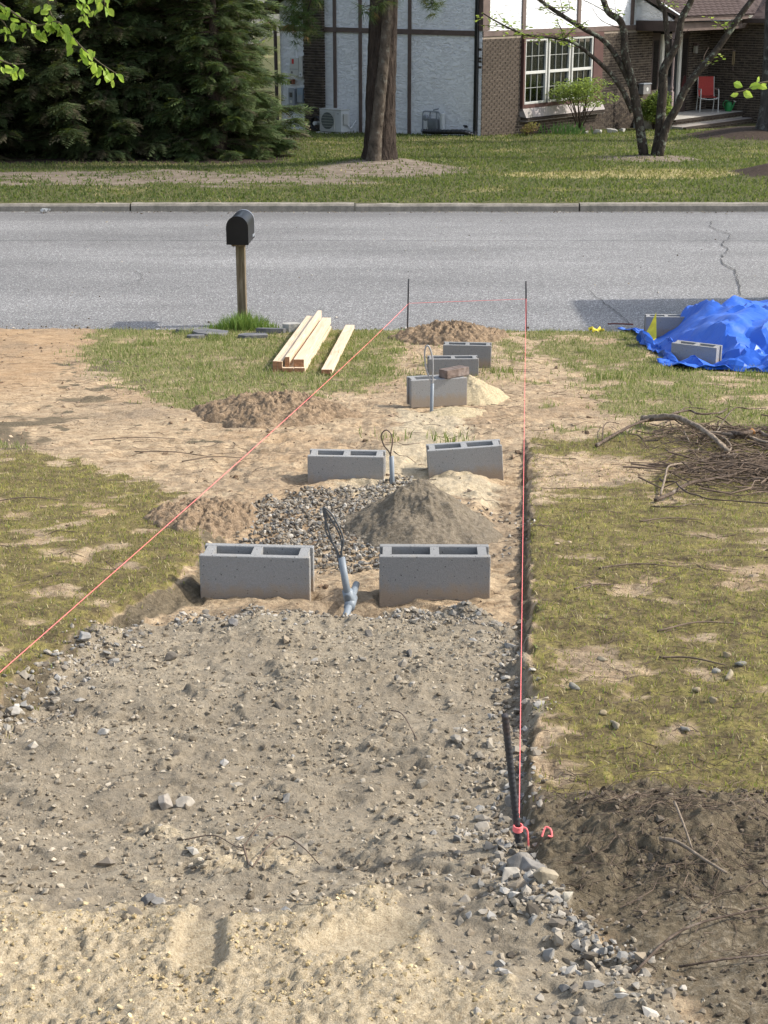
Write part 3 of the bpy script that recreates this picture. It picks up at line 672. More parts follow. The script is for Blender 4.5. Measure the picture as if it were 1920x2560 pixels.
# porch: floor, steps, post, beams, roof, door
FZ = -.09
PF = MB().box(6.95, 10.88, -1.2, .012, FZ - .3, FZ, .008).build('porch_floor', concrete('porch_concrete', (.45, .42, .37)), house)
PS = MB().box(6.95, 10.88, -1.52, -1.2, FZ - .5, FZ - .17, .008).build('step', M_MORTD, house)
for nm, y, z, par in (('brick', -1.19, FZ - .035, PF), ('brick', -1.51, FZ - .205, PS)):
    for i in range(56):
        o = link(bpy.data.objects.new('brick', lm), par); o.location = (7.0 + i * .069, y, z); o.rotation_euler.x = 0
cb = brick_mesh(BL, .05)
for z, y, par in ((FZ - .11, -1.205, PF), (FZ - .29, -1.525, PS), (FZ - .36, -1.525, PS)):
    for i in range(19):
        o = link(bpy.data.objects.new('brick', cb), par); o.location = (7.05 + i * .207, y, z)
MB().box(7.6, 12.5, -3.2, -1.75, -.5, -.405, .01).build('path_slab', M_STONE, house)
def post(x, y, z0, z1):
    p = [(.05, z0), (.05, z0 + .72), (.055, z0 + .73), (.03, z0 + .76), (.045, z0 + .82), (.03, z0 + .88), (.034, z0 + 1.2), (.034, z1 - .5), (.05, z1 - .45), (.05, z1)]
    m = MB(); m.box(x - .05, x + .05, y - .05, y + .05, z0, z0 + .72, .006); m.box(x - .05, x + .05, y - .05, y + .05, z1 - .42, z1, .006)
    m.tube([(x, y, q[1]) for q in p[1:-1]], [q[0] for q in p[1:-1]], 12); m.build('porch_post', plain('mauve_brown_paint', (.20, .15, .14), .6), house, True)
post(7.0, -1.1, FZ, 2.2)
MB().box(6.86, 7.06, -1.2, .02, 2.18, 2.44, .006).build('porch_beam', M_DKBR, house)
MB().box(7.06, 10.9, -1.2, -1.02, 2.18, 2.40, .006).build('porch_beam', M_TIMB, house)
MB().box(7.06, 10.9, -1.02, .02, 2.36, 2.38).build('porch_ceiling', M_DKBR, house)
MB().prism([(-1.36, 2.44), (-1.36, 2.54), (-1.22, 2.54), (-1.22, 2.44)], 0, 6.75, 10.55).build('gutter', M_TIMB, house)
MB().prism([(-1.15, 2.45), (.03, 2.45), (.03, 3.05)], 0, 6.9, 6.95).build('porch_gable', M_STUC, house)
PR = MB().prism([(-1.38, 2.53), (-1.38, 2.57), (.03, 3.30), (.03, 3.2)], 0, 6.72, 14).build('porch_roof', M_SHING, house)
MB().prism([(-1.40, 2.52), (-1.40, 2.60), (.03, 3.34), (.03, 3.17)], 0, 6.66, 6.71).build('rake_board', M_DKBR, house)
MB().prism([(-1.40, 2.60), (-1.40, 2.615), (.03, 3.355), (.03, 3.34)], 0, 6.64, 6.73).build('drip_edge', M_LGREY, house)
sl_v = math.atan2(.73, 1.41)
sm_ = MB().box(-.155, .155, -.10, .10, 0, .012, .002); sme = bpy.data.meshes.new('shingle'); sme.from_pydata(sm_.v, [], sm_.f); sme.materials.append(M_SHING)
for r_ in range(11):
    for i in range(13):
        y = -1.33 + r_ * .125; x = 6.9 + i * .315 + (.157 if r_ % 2 else 0)
        if x > 10.9: continue
        o = link(bpy.data.objects.new('shingle', sme), PR); o.location = (x, y + .02, 2.57 + (y + .02 + 1.38) * .518 + .004 + random.uniform(0, .004)); o.rotation_euler.x = sl_v - .07
# wing roof to the right of the porch
MB().prism([(10.6, 2.40), (10.6, 2.46), (14.5, 4.4), (14.5, 4.3)], 1, -4.5, -1.4).build('wing_roof', M_SHING, house)
MB().box(10.48, 10.6, -4.5, -1.2, 2.33, 2.46, .01).build('gutter', M_DKBR, house)
# door with white frame
DR = MB().box(8.36, 9.20, .04, .10, FZ, 1.93).build('door', plain('dark_door_paint', (.02, .022, .024), .4), house)
MB().box(8.44, 8.49, .02, .05, .85, 1.0).build('handle', M_GREY, DR); MB().box(8.5, 9.06, .028, .045, .9, 1.75).build('pane', M_GLASS, DR)
f2 = MB(); f2.box(8.24, 8.36, -.02, .1, FZ, 2.05); f2.box(9.20, 9.32, -.02, .1, FZ, 2.05); f2.box(8.36, 9.20, -.02, .1, 1.93, 2.05); f2.build('door_frame', M_CREAM, house)
for xa in (7.78, 9.34):
    q = MB().box(xa, xa + .42, .03, .11, FZ, 2.1).build('sidelight', M_DKBR, house); MB().box(xa + .08, xa + .34, .015, .04, .6, 1.9).build('pane', M_GLASS, q)
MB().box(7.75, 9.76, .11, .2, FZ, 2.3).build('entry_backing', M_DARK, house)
# ------------------------------------------------------------------ things around the house
def HT(name, x, y, z, label, cat): return empty(name, HW(x, y, z), HA, label, cat)
# outdoor heat pump
T = HT('air_conditioner', -.62, 3.95, -.22, 'white outdoor air conditioner with a round fan against the stucco wall', 'air conditioner')
MB().box(-.02, .42, -.1, .85, -.06, .0, .01).build('base_slab', M_STONE, T)
MB().box(0, .33, 0, .74, .02, .56, .015).build('body', M_LGREY, T)
MB().box(-.01, .34, -.01, .75, .56, .585, .008).build('top_cover', M_WHITE, T)
fan = []
for i in range(28): fan.append((.47 + .21 * math.cos(i / 28 * 2 * math.pi), .29 + .21 * math.sin(i / 28 * 2 * math.pi)))
fo = MB().prism(fan, 0, -.006, .004).build('fan', plain('fan_grey_green', (.12, .135, .12), .7), T)
gr = MB()
for i in range(7): gr.box(-.022, -.014, .22, .72, .08 + i * .07, .087 + i * .07)
for k in (.22, .71): gr.box(-.022, -.002, k, k + .01, .06, .53)
gr.build('fan_guard', M_WHITE, T)
MB().box(.05, .2, -.05, 0, .2, .48, .015).build('valve_cover', M_WHITE, T); MB().box(-.004, .003, .08, .14, .47, .49).build('badge', M_GREY, T)
MB().tube(smooth_path([(.2, -.03, .2), (.3, -.06, .12), (.5, -.05, .3)], 4), .015, 6).build('hose', M_LGREY, T)
# gas meter
T = HT('gas_meter', -.16, 1.55, -.2, 'grey gas meter with bent pipes on the white stucco wall', 'gas meter')
MB().tube(smooth_path([(0, .13, 0), (0, .13, .18), (0, .13, .5), (0, .12, .58), (0, .06, .62), (0, -.3, .62), (0, -.38, .60), (0, -.42, .54), (0, -.42, .3), (0, -.42, 0)], 3), .018, 8).build('pipe', M_GREY, T, True)
MB().tube([(0, .13, .1), (0, .13, .13), (0, .13, .16), (0, .13, .2)], [.02, .05, .05, .02], 8).build('valve', M_GREY, T)
MB().box(-.09, .06, -.36, -.06, .16, .46, .05).build('meter_body', plain('meter_paint', (.13, .14, .145), .5, .15, 6), T, True)
MB().box(-.096, -.088, -.11, -.06, .2, .25).build('dial', M_WHITE, T)
MB().tube([(-.06, .02, .47), (-.04, .02, .47), (0, .02, .47), (.04, .02, .47)], [.05, .075, .075, .05], 12).build('regulator', M_GREY, T, True)
for y in (-.1, -.3): MB().tube([(0, y, .44), (0, y, .62)], .02, 8).build('riser', M_GREY, T)
MB().box(-.02, .10, -.50, -.43, 0, .6, .008).build('side_pipe', M_LGREY, T)
MB().tube([(0, -.2, .66), (0, -.36, .70)], .02, 6).build('vent', M_GREY, T)
T = HT('hose_bib', -.05, .42, .1, 'small black outdoor tap on stucco beside the downspout', 'tap')
MB().tube([(.05, 0, 0), (-.06, 0, 0)], .018, 8).build('spout', M_BLACK, T); MB().tube([(-.04, .05, .03), (-.04, -.05, .03)], .02, 8).build('handle', M_BLACK, T)
p = smooth_path([HW(-.05, .145, .02), HW(-.08, .16, -.07), HW(-.25, .35, -.0), HW(-.42, .75, -.01), HW(-.5, 1.1, -.02), HW(-.55, 1.35, -.02)], 8)
rr_ = .055 + .008 * (np.arange(len(p)) % 2)
tag(MB().tube(p, rr_, 10).build('drain_hose', M_BLACK, smooth=False), 'black corrugated drain hose lying on grass under the downspout', 'drain hose')
def wallbox(nm, y0, y1, z0, z1, d, mat, label, cat, parts=()):
    T = HT(nm, 0, y0, z0, label, cat); MB().box(-d, 0, 0, y1 - y0, 0, z1 - z0, .01).build('case', mat, T)
    for (n, a0, a1, c0, c1, m) in parts: MB().box(-d - .006, -d, a0, a1, c0, c1).build(n, m, T)
    return T
M_RED = plain('red_print', (.45, .02, .02), .5)
T = wallbox('solar_inverter', 5.86, 6.16, 1.10, 1.55, .14, M_WHITE, 'white inverter box with red label left of the chimney', 'electric box', (('red_label', .15, .22, .30, .42, M_RED), ('display', .2, .24, .06, .11, M_BLACK), ('seam', .0, .3, .16, .175, M_GREY)))
MB().tube([(-.06, .17, .45), (-.06, .17, .68)], .02, 8).build('conduit', M_LGREY, T)
T = wallbox('inverter_box', 5.725, 5.84, 1.08, 1.60, .14, M_WHITE, 'narrow white electric box tucked against the chimney', 'electric box', (('lower_cover', .0, .11, .0, .12, M_LGREY), ('knob', .03, .08, .04, .08, M_BLACK)))
wallbox('electric_meter', 6.05, 6.25, .35, .78, .12, M_GREY, 'grey electric meter box behind the evergreen branches', 'electric box', (('dial', .05, .15, .2, .32, M_BLACK), ('tag', .06, .14, .05, .12, M_WHITE)))
wallbox('breaker_box', 5.74, 5.95, .42, .80, .10, plain('blue_grey_box', (.2, .25, .3), .5), 'blue grey breaker box low beside the chimney', 'electric box', (('cover', .02, .19, .02, .2, M_GREY),))
wallbox('vent_hood', 6.1, 6.28, .88, 1.0, .12, plain('rusty_brown', (.22, .09, .05), .7), 'rusty brown vent hood on stucco below the inverter', 'vent hood', (('grille', .02, .16, .02, .08, M_DARK),))
T = HT('hose_reel', -.45, 4.95, -.2, 'black garden hose coiled on grass at the chimney foot', 'hose')
for k in range(4):
    a = np.linspace(0, 2 * np.pi, 24); MB().tube(np.stack([.03 * k - .05 + 0 * a, .17 * np.cos(a), .17 + .16 * np.sin(a)], 1), .015, 6, False).build('coil', M_BLACK, T)
MB().tube([(-.1, 0, .17), (.1, 0, .17)], .05, 10).build('hub', M_LGREY, T)
# porch things
M_CHRED = plain('red_sling_fabric', (.36, .045, .035), .75, .1, 20, bump=.2, bscale=200, bd=.002)
T = HT('patio_chair', 10.02, -.52, FZ, 'red sling patio chair with white frame on the porch', 'chair'); T.rotation_euler.z = HA - R(48)
for s in (-.24, .24):
    MB().tube(smooth_path([(s * 1.08, -.27, 0), (s * 1.05, -.25, .58), (s * 1.04, -.1, .62), (s * 1.02, .2, .62)], 4), .015, 8).build('armrest', M_WHITE, T, True)
    MB().tube(smooth_path([(s * .98, -.2, .40), (s * .96, .2, .42), (s * .95, .33, .95)], 4), .014, 8).build('back_frame', M_WHITE, T, True)
    MB().tube([(s, .18, .42), (s, .28, 0)], .014, 8).build('leg', M_WHITE, T)
MB().tube(smooth_path([(-.24, -.24, .38), (0, -.25, .35), (.24, -.24, .38)], 4), .014, 8).build('front_rail', M_WHITE, T, True)
v = [(-.22, .20, .43), (.22, .20, .43), (.22, .33, .95), (-.22, .33, .95), (-.22, .212, .43), (.22, .212, .43), (.22, .342, .95), (-.22, .342, .95)]
MB().add(v, [(0, 1, 2, 3), (7, 6, 5, 4), (0, 4, 5, 1), (1, 5, 6, 2), (2, 6, 7, 3), (3, 7, 4, 0)]).build('backrest', M_CHRED, T)
MB().box(-.22, .22, -.22, .19, .405, .415).build('seat', M_CHRED, T)
M_GPL = plain('green_plastic', (.02, .17, .045), .4, .1, 5, bump=.03)
T = HT('watering_can', 10.52, -.93, FZ, 'green plastic watering can beside the red chair', 'watering can'); T.rotation_euler.z = 0
MB().tube([(0, 0, 0), (0, 0, .01), (0, 0, .2), (0, 0, .25), (0, 0, .27)], [.09, .095, .1, .085, .05], 14).build('body', M_GPL, T, True)
MB().tube(smooth_path([(.08, 0, .05), (.14, 0, .18), (.17, 0, .27)], 4), [.025] * 4 + [.02] * 5, 8).build('spout', M_GPL, T, True)
MB().tube([(.165, 0, .26), (.18, 0, .29)], [.03, .05], 10).build('rose', M_WHITE, T); MB().tube(smooth_path([(-.09, 0, .08), (-.16, 0, .2), (-.08, 0, .3), (.02, 0, .26)], 4), .012, 8).build('handle', M_GPL, T, True)
T = HT('wind_chime', 10.78, -.85, 1.05, 'wooden wind chime hanging before the porch side wall', 'wind chime')
for k in range(4): MB().tube([(.03 * math.cos(k * 1.6), .03 * math.sin(k * 1.6), .1 + .02 * k), (.03 * math.cos(k * 1.6), .03 * math.sin(k * 1.6), .5)], .009, 6).build('tube', plain('bamboo', (.3, .22, .12), .6) if k == 0 else bpy.data.materials['bamboo'], T)
MB().tube([(0, 0, .5), (0, 0, .53)], .05, 10).build('disc', M_TIMB, T); MB().tube([(0, 0, .53), (0, 0, 1.3)], .004, 4).build('cord', M_DARK, T); MB().tube([(0, 0, -.02), (0, 0, .1)], [.03, .004], 6).build('clapper', M_TIMB, T)
T = HT('wall_lantern', 9.98, -.06, 1.5, 'small wall lantern beside the front door', 'lantern')
MB().box(-.06, .06, -.06, .03, 0, .2, .01).build('glass_body', plain('lantern_glass', (.3, .28, .24), .3), T); MB().prism([(-.08, .2), (.08, .2), (.03, .27), (-.03, .27)], 1, -.08, .03).build('cap', M_TIMB, T); MB().box(-.02, .02, .03, .08, .05, .15).build('bracket', M_BLACK, T)
T = HT('mailbox', 7.05, -.12, .52, 'small grey wall letter box left of the front door', 'letter box')
MB().box(0, .38, -.08, .08, 0, .26, .01).build('case', plain('box_grey', (.16, .15, .14), .6), T); MB().box(-.02, .40, -.10, .08, .26, .29, .01).build('lid', M_GREY, T)
MB().tube([(.2, -.081, .13), (.2, -.088, .13)], .055, 12).build('white_emblem', M_WHITE, T)

# ------------------------------------------------------------------ trees and shrubs
def barkmat(name, c, sc=9, stretch=(1, 1, .22), bd=.05, lich=None):
    b = NB(name); m = b.map(stretch); n = b.noise(sc, 7, .65, m, .6); v = b.vor(sc * 1.1, co=m)
    col = b.ramp(n, [(.3, tuple(x * .35 for x in c)), (.5, c), (.72, tuple(x * 1.6 for x in c))])
    if lich: col = b.mix(b.ramp(b.noise(7, 6, .7), [(.55, 0.), (.68, .8)]), col, lich)
    return b.pbr(col, .95, b.bump(v, .6, bd, b.bump(n, .9, bd)), 0, .1)
M_PINEB = barkmat('pine_bark', (.045, .034, .027), 12, (1, 1, .3), .09); M_DOGB = barkmat('dogwood_bark', (.048, .038, .029), 14, (1, 1, .5), .015, (.30, .32, .24))
M_TWIGB = barkmat('twig_bark', (.075, .055, .042), 30, (1, 1, .5), .004); M_STEMB = barkmat('smooth_grey_bark', (.075, .06, .046), 9, (1, 1, .6), .03, (.15, .145, .12))
M_LEAF = attr_mat('leaf', .55, .45, None, .3); M_NEEDLE = attr_mat('conifer_spray', .7, .18, None, .2)

def feather(pairs, droop, wid, seed):
    r = np.random.default_rng(seed); V = []; F = []
    def tri(a, b, c): k = len(V); V.extend([a, b, c]); F.append((k, k + 1, k + 2))
    tri((0, -.012, 0), (0, .012, 0), (0.95, 0, -droop))
    for i in range(pairs):
        t = (i + .6) / pairs; z = -droop * t * t; L = .42 * math.sin(math.pi * (t * .75 + .22)) * r.uniform(.8, 1.15)
        for s in (-1, 1):
            a = R(48) * r.uniform(.75, 1.2); dx, dy = math.cos(a) * L, s * math.sin(a) * L; zz = z + r.uniform(-.06, .05) - .12 * L
            nx, ny_ = -dy / (L + 1e-9) * wid, dx / (L + 1e-9) * wid
            tri((t - .02, 0, z), (t + dx * .55 + nx, dy * .55 + ny_, (z + zz) / 2 + .01), (t + dx, dy, zz)); tri((t - .02, 0, z), (t + dx, dy, zz), (t + dx * .55 - nx, dy * .55 - ny_, (z + zz) / 2 - .01))
    return np.array(V), np.array(F)
FT = [feather(8, .25, .035, 1), feather(8, .4, .03, 2), feather(8, .15, .04, 3)]
FTV = np.array([q[0] for q in FT]); FTF = FT[0][1]
def conifer(name, x, y, H, rad, label, nbr, cols, seed, low=.25, size=.55, group=None, per=26):
    r = np.random.default_rng(seed); z0 = float(lawn_z(x, y)); T = empty(name, (x, y, z0), 0, label, 'tree', group)
    MB().tube([(0, 0, -.1), (.02, 0, H * .35), (0, .03, H * .7), (0, 0, H)], [.24, .19, .1, .02], 10).build('trunk', M_TWIGB, T, True)
    br = MB(); P = []; D = []; S = []
    for i in range(nbr):
        h = low + (H - low) * min(1, max(0, (i / nbr) ** 1.25 + r.normal(0, .03))); L = rad * (1 - (h / H)) ** .45 * r.uniform(.72, 1.1); a = i * 2.399 + r.uniform(-.35, .35)
        d = np.array([math.cos(a), math.sin(a), 0]); rise = r.uniform(-.12, .32); pts = []
        for t in np.linspace(0, 1, 7): pts.append(d * L * t + np.array([0, 0, h + rise * L * t - .20 * L * t * t + .10 * L * t ** 4]) + np.array([-d[1], d[0], 0]) * .12 * L * math.sin(t * 3 + i))
        pts = np.array(pts); br.tube(pts, np.linspace(.035, .006, 7) * (.6 + .4 * L / rad), 5, False)
        n = int(per * (.35 + L / rad))
        for k in range(n):
            t = 1 - .78 * r.uniform(0, 1) ** 1.35; j = min(5, int(t * 6)); p = pts[j] + (pts[j + 1] - pts[j]) * (t * 6 - j); dd = pts[j + 1] - pts[j]
            P.append(p + r.normal(0, .05, 3) * (1, 1, .7)); D.append(math.atan2(dd[1], dd[0]) + r.choice([-1, 1]) * r.uniform(0, 1.1)); S.append(size * r.uniform(.6, 1.15) * (.6 + .4 * L / rad))
    br.build('branches', M_TWIGB, T)
    n = len(P); rot = rotmats(np.array(D), r.uniform(-.5, .5, n), r.uniform(-.25, .35, n)); c = np.array(cols)[r.integers(0, len(cols), n)] * r.uniform(.7, 1.3, (n, 1))
    v, f, cc = scatter(FTV, FTF, np.array(P), np.array(S), rot, c); mk('crown', v, f, M_NEEDLE, T, col=cc); return T
DG = [(.038, .058, .022), (.052, .074, .028), (.074, .092, .037), (.08, .068, .04)]; LG = [(.045, .075, .023), (.065, .10, .03), (.09, .12, .042)]
G_ = 'row of dark evergreens along the left lot line'
conifer('evergreen_tree', -4.45, 35.6, 8.5, 2.45, 'dense dark evergreen nearest the white gable wall', 250, DG + LG, 1, .12, .40, G_, 84)
conifer('evergreen_tree', -7.3, 35.3, 9.5, 2.9, 'dark evergreen second from the gable, branches sweeping the ground', 250, DG, 2, .22, .42, G_, 80)
conifer('evergreen_tree', -10.2, 35.0, 9.5, 3.0, 'dark evergreen at the left edge of the picture', 210, DG, 3, .2, .42, G_, 72)
conifer('evergreen_tree', -5.9, 34.9, 7.0, 1.9, 'lower evergreen filling the gap between the two dark ones', 150, DG, 6, .15, .42, G_, 60)
conifer('evergreen_tree', -8.9, 34.5, 7.5, 2.1, 'lower evergreen between the left dark ones', 150, DG, 7, .15, .42, G_, 60)
conifer('evergreen_tree', -3.5, 34.3, 3.6, 1.35, 'low evergreen skirt at the foot of the tree nearest the gable', 120, DG + LG, 8, .08, .36, G_, 60)
conifer('evergreen_tree', -5.6, 38.6, 11, 2.7, 'tall lighter evergreen behind the dark row', 190, LG, 4, .3, .5, G_, 52)
conifer('evergreen_tree', -8.9, 39.2, 12, 3.0, 'tall dark evergreen at the back of the row', 170, DG, 5, .3, .55, G_, 46)

def pts3(l, y, bend=0): return [(x, y + bend * i, z) for i, (x, z) in enumerate(l)]
# big pine in the lawn with two stems
T = empty('pine_tree', (-.1, 32.3, 0), 0, 'large pine with dark scaly trunk and a pale slimmer stem before it', 'tree')
def trunk(path, rad, sides, rows, amp, name, mat, par, flare=0):
    p = smooth_path(path, rows); t_ = np.linspace(0, 1, len(p)); rr = np.interp(t_, np.linspace(0, 1, len(rad)), rad); v, f = tube(p, rr, sides)
    v = np.array(v); ctr = np.repeat(p, sides, 0); d = v - ctr; ang = np.arctan2(d[:, 1], d[:, 0])
    k = 1 + amp * fbm(ang * 3.2 + 50, v[:, 2] * 1.6, 3, 5) + amp * .8 * np.abs(perlin(ang * 7, v[:, 2] * 3, 8))
    if flare: k = k + flare * np.exp(-(v[:, 2] - v[0, 2]) / .22) * (1 + .6 * np.sin(ang * 4 + 1))
    return mk(name, ctr + d * k[:, None], f, mat, par, True)
trunk([(-.0, 0, -.1), (.02, 0, .5), (.04, 0, 1.4), (.09, .0, 3.1), (.12, 0, 6), (.1, 0, 11)], [.325, .30, .285, .265, .22, .08], 30, 14, .09, 'trunk', M_PINEB, T, .28)
trunk([(-.10, -.30, .0), (-.06, -.32, .6), (.03, -.34, 1.4), (.13, -.36, 2.4), (.18, -.36, 3.2), (.25, -.3, 5), (.3, -.2, 8)], [.14, .12, .11, .10, .095, .08, .03], 16, 10, .06, 'stem', M_STEMB, T, .3)
def needles(k, seed):
    r = np.random.default_rng(seed); V = []; F = []
    for i in range(k):
        d = np.array([r.uniform(.3, 1), r.normal(0, .45), r.normal(-.35, .35)]); d /= np.linalg.norm(d); s = np.cross(d, r.normal(size=3)); s = s / np.linalg.norm(s) * .018
        b = np.array([r.uniform(0, .5), 0, -.1]) ; q = len(V); V += [b - s, b + s, b + d * r.uniform(.6, 1)]; F.append((q, q + 1, q + 2))
    return np.array(V), np.array(F)
NT = [needles(16, s) for s in (1, 2, 3)]; NTV = np.array([q[0] for q in NT]); NTF = NT[0][1]
P = []; D = []; br = MB(); r = np.random.default_rng(5)
def bough(pts, n, spread, hang):
    p = smooth_path(pts, 5); br.tube(p, np.linspace(.03, .006, len(p)), 5, False)
    for i in range(n):
        q = p[int(r.uniform(.25, 1) * (len(p) - 1))]; P.append(q + r.normal(0, spread, 3) - np.array([0, 0, abs(r.normal(0, hang))])); D.append(r.uniform(0, 6.28))
bough([(0, 0, 4.6), (-.8, -.2, 4.4), (-1.4, -.3, 3.8), (-1.62, -.35, 3.05), (-1.6, -.35, 2.55)], 330, .09, .12)
bough([(-.7, -.2, 4.3), (-1.1, -.4, 3.6), (-1.35, -.4, 2.9), (-1.28, -.4, 2.55)], 120, .06, .08)
bough([(.1, 0, 4.4), (.6, -.3, 4.1), (.95, -.3, 3.5), (1.02, -.3, 2.98)], 130, .07, .1)
bough([(.1, 0, 3.6), (.4, -.5, 3.45), (.1, -.7, 3.15), (-.3, -.6, 3.0)], 60, .06, .08)
for i in range(46):
    a = i * 2.4; h = 4.5 + i * .16; L = (2.6 - i * .04) * r.uniform(.7, 1.1); bough([(0, 0, h), (math.cos(a) * L * .5, math.sin(a) * L * .5, h + .1), (math.cos(a) * L, math.sin(a) * L, h - .35)], 26, .2, .12)
br.build('branches', M_PINEB, T); n = len(P)
v, f, cc = scatter(NTV, NTF, np.array(P), r.uniform(.16, .28, n), rotmats(np.array(D), r.uniform(-1.3, .3, n), r.uniform(-1, 1, n)), np.array([(.03, .06, .018), (.05, .08, .025), (.075, .085, .03), (.13, .075, .03)])[r.choice(4, n, p=[.4, .35, .2, .05])])
mk('crown', v, f, M_NEEDLE, T, col=cc)

# leaf template: pointed oval with a fold
def leaf_t(fold):
    o = [(0, 0, 0), (.25, .26, fold), (.55, .30, fold), (.82, .15, fold * .5), (1, 0, 0), (.82, -.15, fold * .5), (.55, -.30, fold), (.25, -.26, fold), (.3, 0, -.02), (.65, 0, -.02)]
    f = [(0, 8, 1), (1, 8, 2), (8, 9, 2), (2, 9, 3), (3, 9, 4), (0, 7, 8), (7, 6, 8), (8, 6, 9), (6, 5, 9), (5, 4, 9)]; return np.array(o, float), np.array(f)
LT = np.array([leaf_t(q)[0] for q in (.05, .1, -.04)]); LF = leaf_t(.05)[1]
def leaves(P, size, cols, name, par, pitch=(-1.2, .2), mat=None, yaw=None, seed=0):
    r = np.random.default_rng(seed); n = len(P); yw = r.uniform(0, 6.28, n) if yaw is None else yaw
    rot = rotmats(yw, r.uniform(-.6, .6, n), r.uniform(pitch[0], pitch[1], n) * -1)
    v, f, c = scatter(LT, LF, np.array(P), size * r.uniform(.65, 1.2, n), rot, np.array(cols)[r.integers(0, len(cols), n)] * r.uniform(.8, 1.2, (n, 1)))
    return mk(name, v, f, mat or M_LEAF, par, col=c)
# dogwood with three mossy stems
T = empty('dogwood_tree', (5.55, 34, 0), 0, 'low branching tree with three mossy stems before the brick wall', 'tree')
o5 = np.array([5.55, 34, 0])
def limb(l, y, r0, r1, bend=0, name='limb', up=None, sides=10):
    p = pts3(l, y, bend); 
    if up: p += up
    p = smooth_path(p, 4) - o5; rad = np.linspace(r0, r1, len(p)) * (1 + .12 * fbm(np.arange(len(p)) * .7, np.zeros(len(p)), 2, 3)); v, f = tube(p, rad, sides); mk(name, v, f, M_DOGB, T, True); return p
L1 = limb([(5.43, -.03), (5.31, .57), (5.18, 1.16), (5.05, 1.67), (4.93, 2.03), (4.89, 2.46), (4.79, 2.71), (4.56, 2.86), (4.44, 3.1)], 34, .105, .045, 0, 'trunk', [(4.2, 34, 3.6), (3.9, 34.1, 4.3)])
L2 = limb([(5.14, .9), (4.94, 1.28), (4.7, 1.61), (4.43, 1.86), (4.2, 2.04), (3.85, 2.28), (3.4, 2.38), (2.85, 2.44), (2.36, 2.65), (1.98, 2.86)], 34, .06, .012, -.03)
L3 = limb([(5.2, 1.2), (4.92, 1.73), (4.67, 2.13), (4.43, 2.36), (4.05, 2.56), (3.67, 2.78), (3.28, 3.03)], 34, .062, .035, .04, 'limb', [(2.6, 34.3, 3.5), (2.0, 34.4, 3.7)])
L4 = limb([(5.66, -.03), (5.72, .38), (5.73, .94), (5.74, 1.42), (5.74, 1.74), (5.87, 2.03), (5.99, 2.29), (6.05, 2.75), (6.22, 3.1)], 34, .115, .05, 0, 'trunk', [(6.4, 34, 3.8), (6.5, 34, 4.4)])
L5 = limb([(5.83, 2.0), (5.75, 2.57), (5.69, 2.89), (5.55, 3.1)], 34.03, .06, .04, 0, 'limb', [(5.4, 34, 3.6)])
L6 = limb([(5.70, -.03), (5.81, .59), (6.01, .99), (6.14, 1.32), (6.38, 1.68), (6.66, 2.01), (6.93, 2.4), (7.2, 2.83), (7.4, 3.11)], 33.8, .09, .045, 0, 'trunk', [(7.8, 33.8, 3.7), (8.0, 33.8, 4.1)])
P = []; tw = MB(); r = np.random.default_rng(8)
for p, n in ((L2, 9), (L3, 9), (L1, 8), (L4, 6), (L6, 6), (L5, 4)):
    for i in range(n):
        s = p[int(r.uniform(.45, 1) * (len(p) - 1))]; e = s + np.array([r.uniform(-.8, .5), r.uniform(-.5, .5), r.uniform(-.05, .5)]); m = (s + e) / 2 + r.normal(0, .06, 3)
        q = smooth_path([s, m, e], 3); MB().tube(q, np.linspace(.010, .004, len(q)), 4, False).build('twig', M_TWIGB, T)
        if p is L2 or p is L3 or r.uniform() < .25:
            for k in range(13): P.append(q[int(r.uniform(.3, 1) * (len(q) - 1))] + r.normal(0, .07, 3) * (1, 1, .4))
for i in range(130): P.append(L2[int(r.uniform(.6, 1) * (len(L2) - 1))] + r.normal(0, .12, 3) * (1.6, 1, .4))
leaves(P, .10, [(.22, .30, .05), (.30, .36, .08), (.16, .24, .04)], 'crown', T, (-.5, .3), seed=3)
# trunk at the right edge
T = empty('shade_tree', (8.98, 38.3, .1), 0, 'grey trunk on a dark mulch mound at the right edge', 'tree')
trunk([(0, 0, -.2), (.03, 0, .6), (.0, 0, 1.9), (-.04, 0, 3.2), (.1, 0, 7)], [.30, .26, .24, .22, .1], 24, 12, .06, 'trunk', barkmat('grey_bark', (.06, .055, .05), 9, (1, 1, .3), .04, (.2, .21, .19)), T, .35)
P = []; br = MB(); r = np.random.default_rng(18)
for i in range(14):
    a = i * 2.4; h = 4 + i * .25; e = np.array([math.cos(a) * 2.4, math.sin(a) * 2.4, h + 1.3]); br.tube(smooth_path([(0, 0, h), e * .5 + np.array([0, 0, h * .5 + .2]), e], 3), [.05, .045, .04, .03, .02, .015, .01], 6, False)
    for k in range(26): P.append(e * r.uniform(.4, 1.05) * (1, 1, 0) + np.array([0, 0, h + 1.0]) + r.normal(0, .35, 3))
br.build('limbs', M_DOGB, T); leaves(P, .11, [(.15, .22, .04), (.2, .27, .06)], 'crown', T, seed=9)
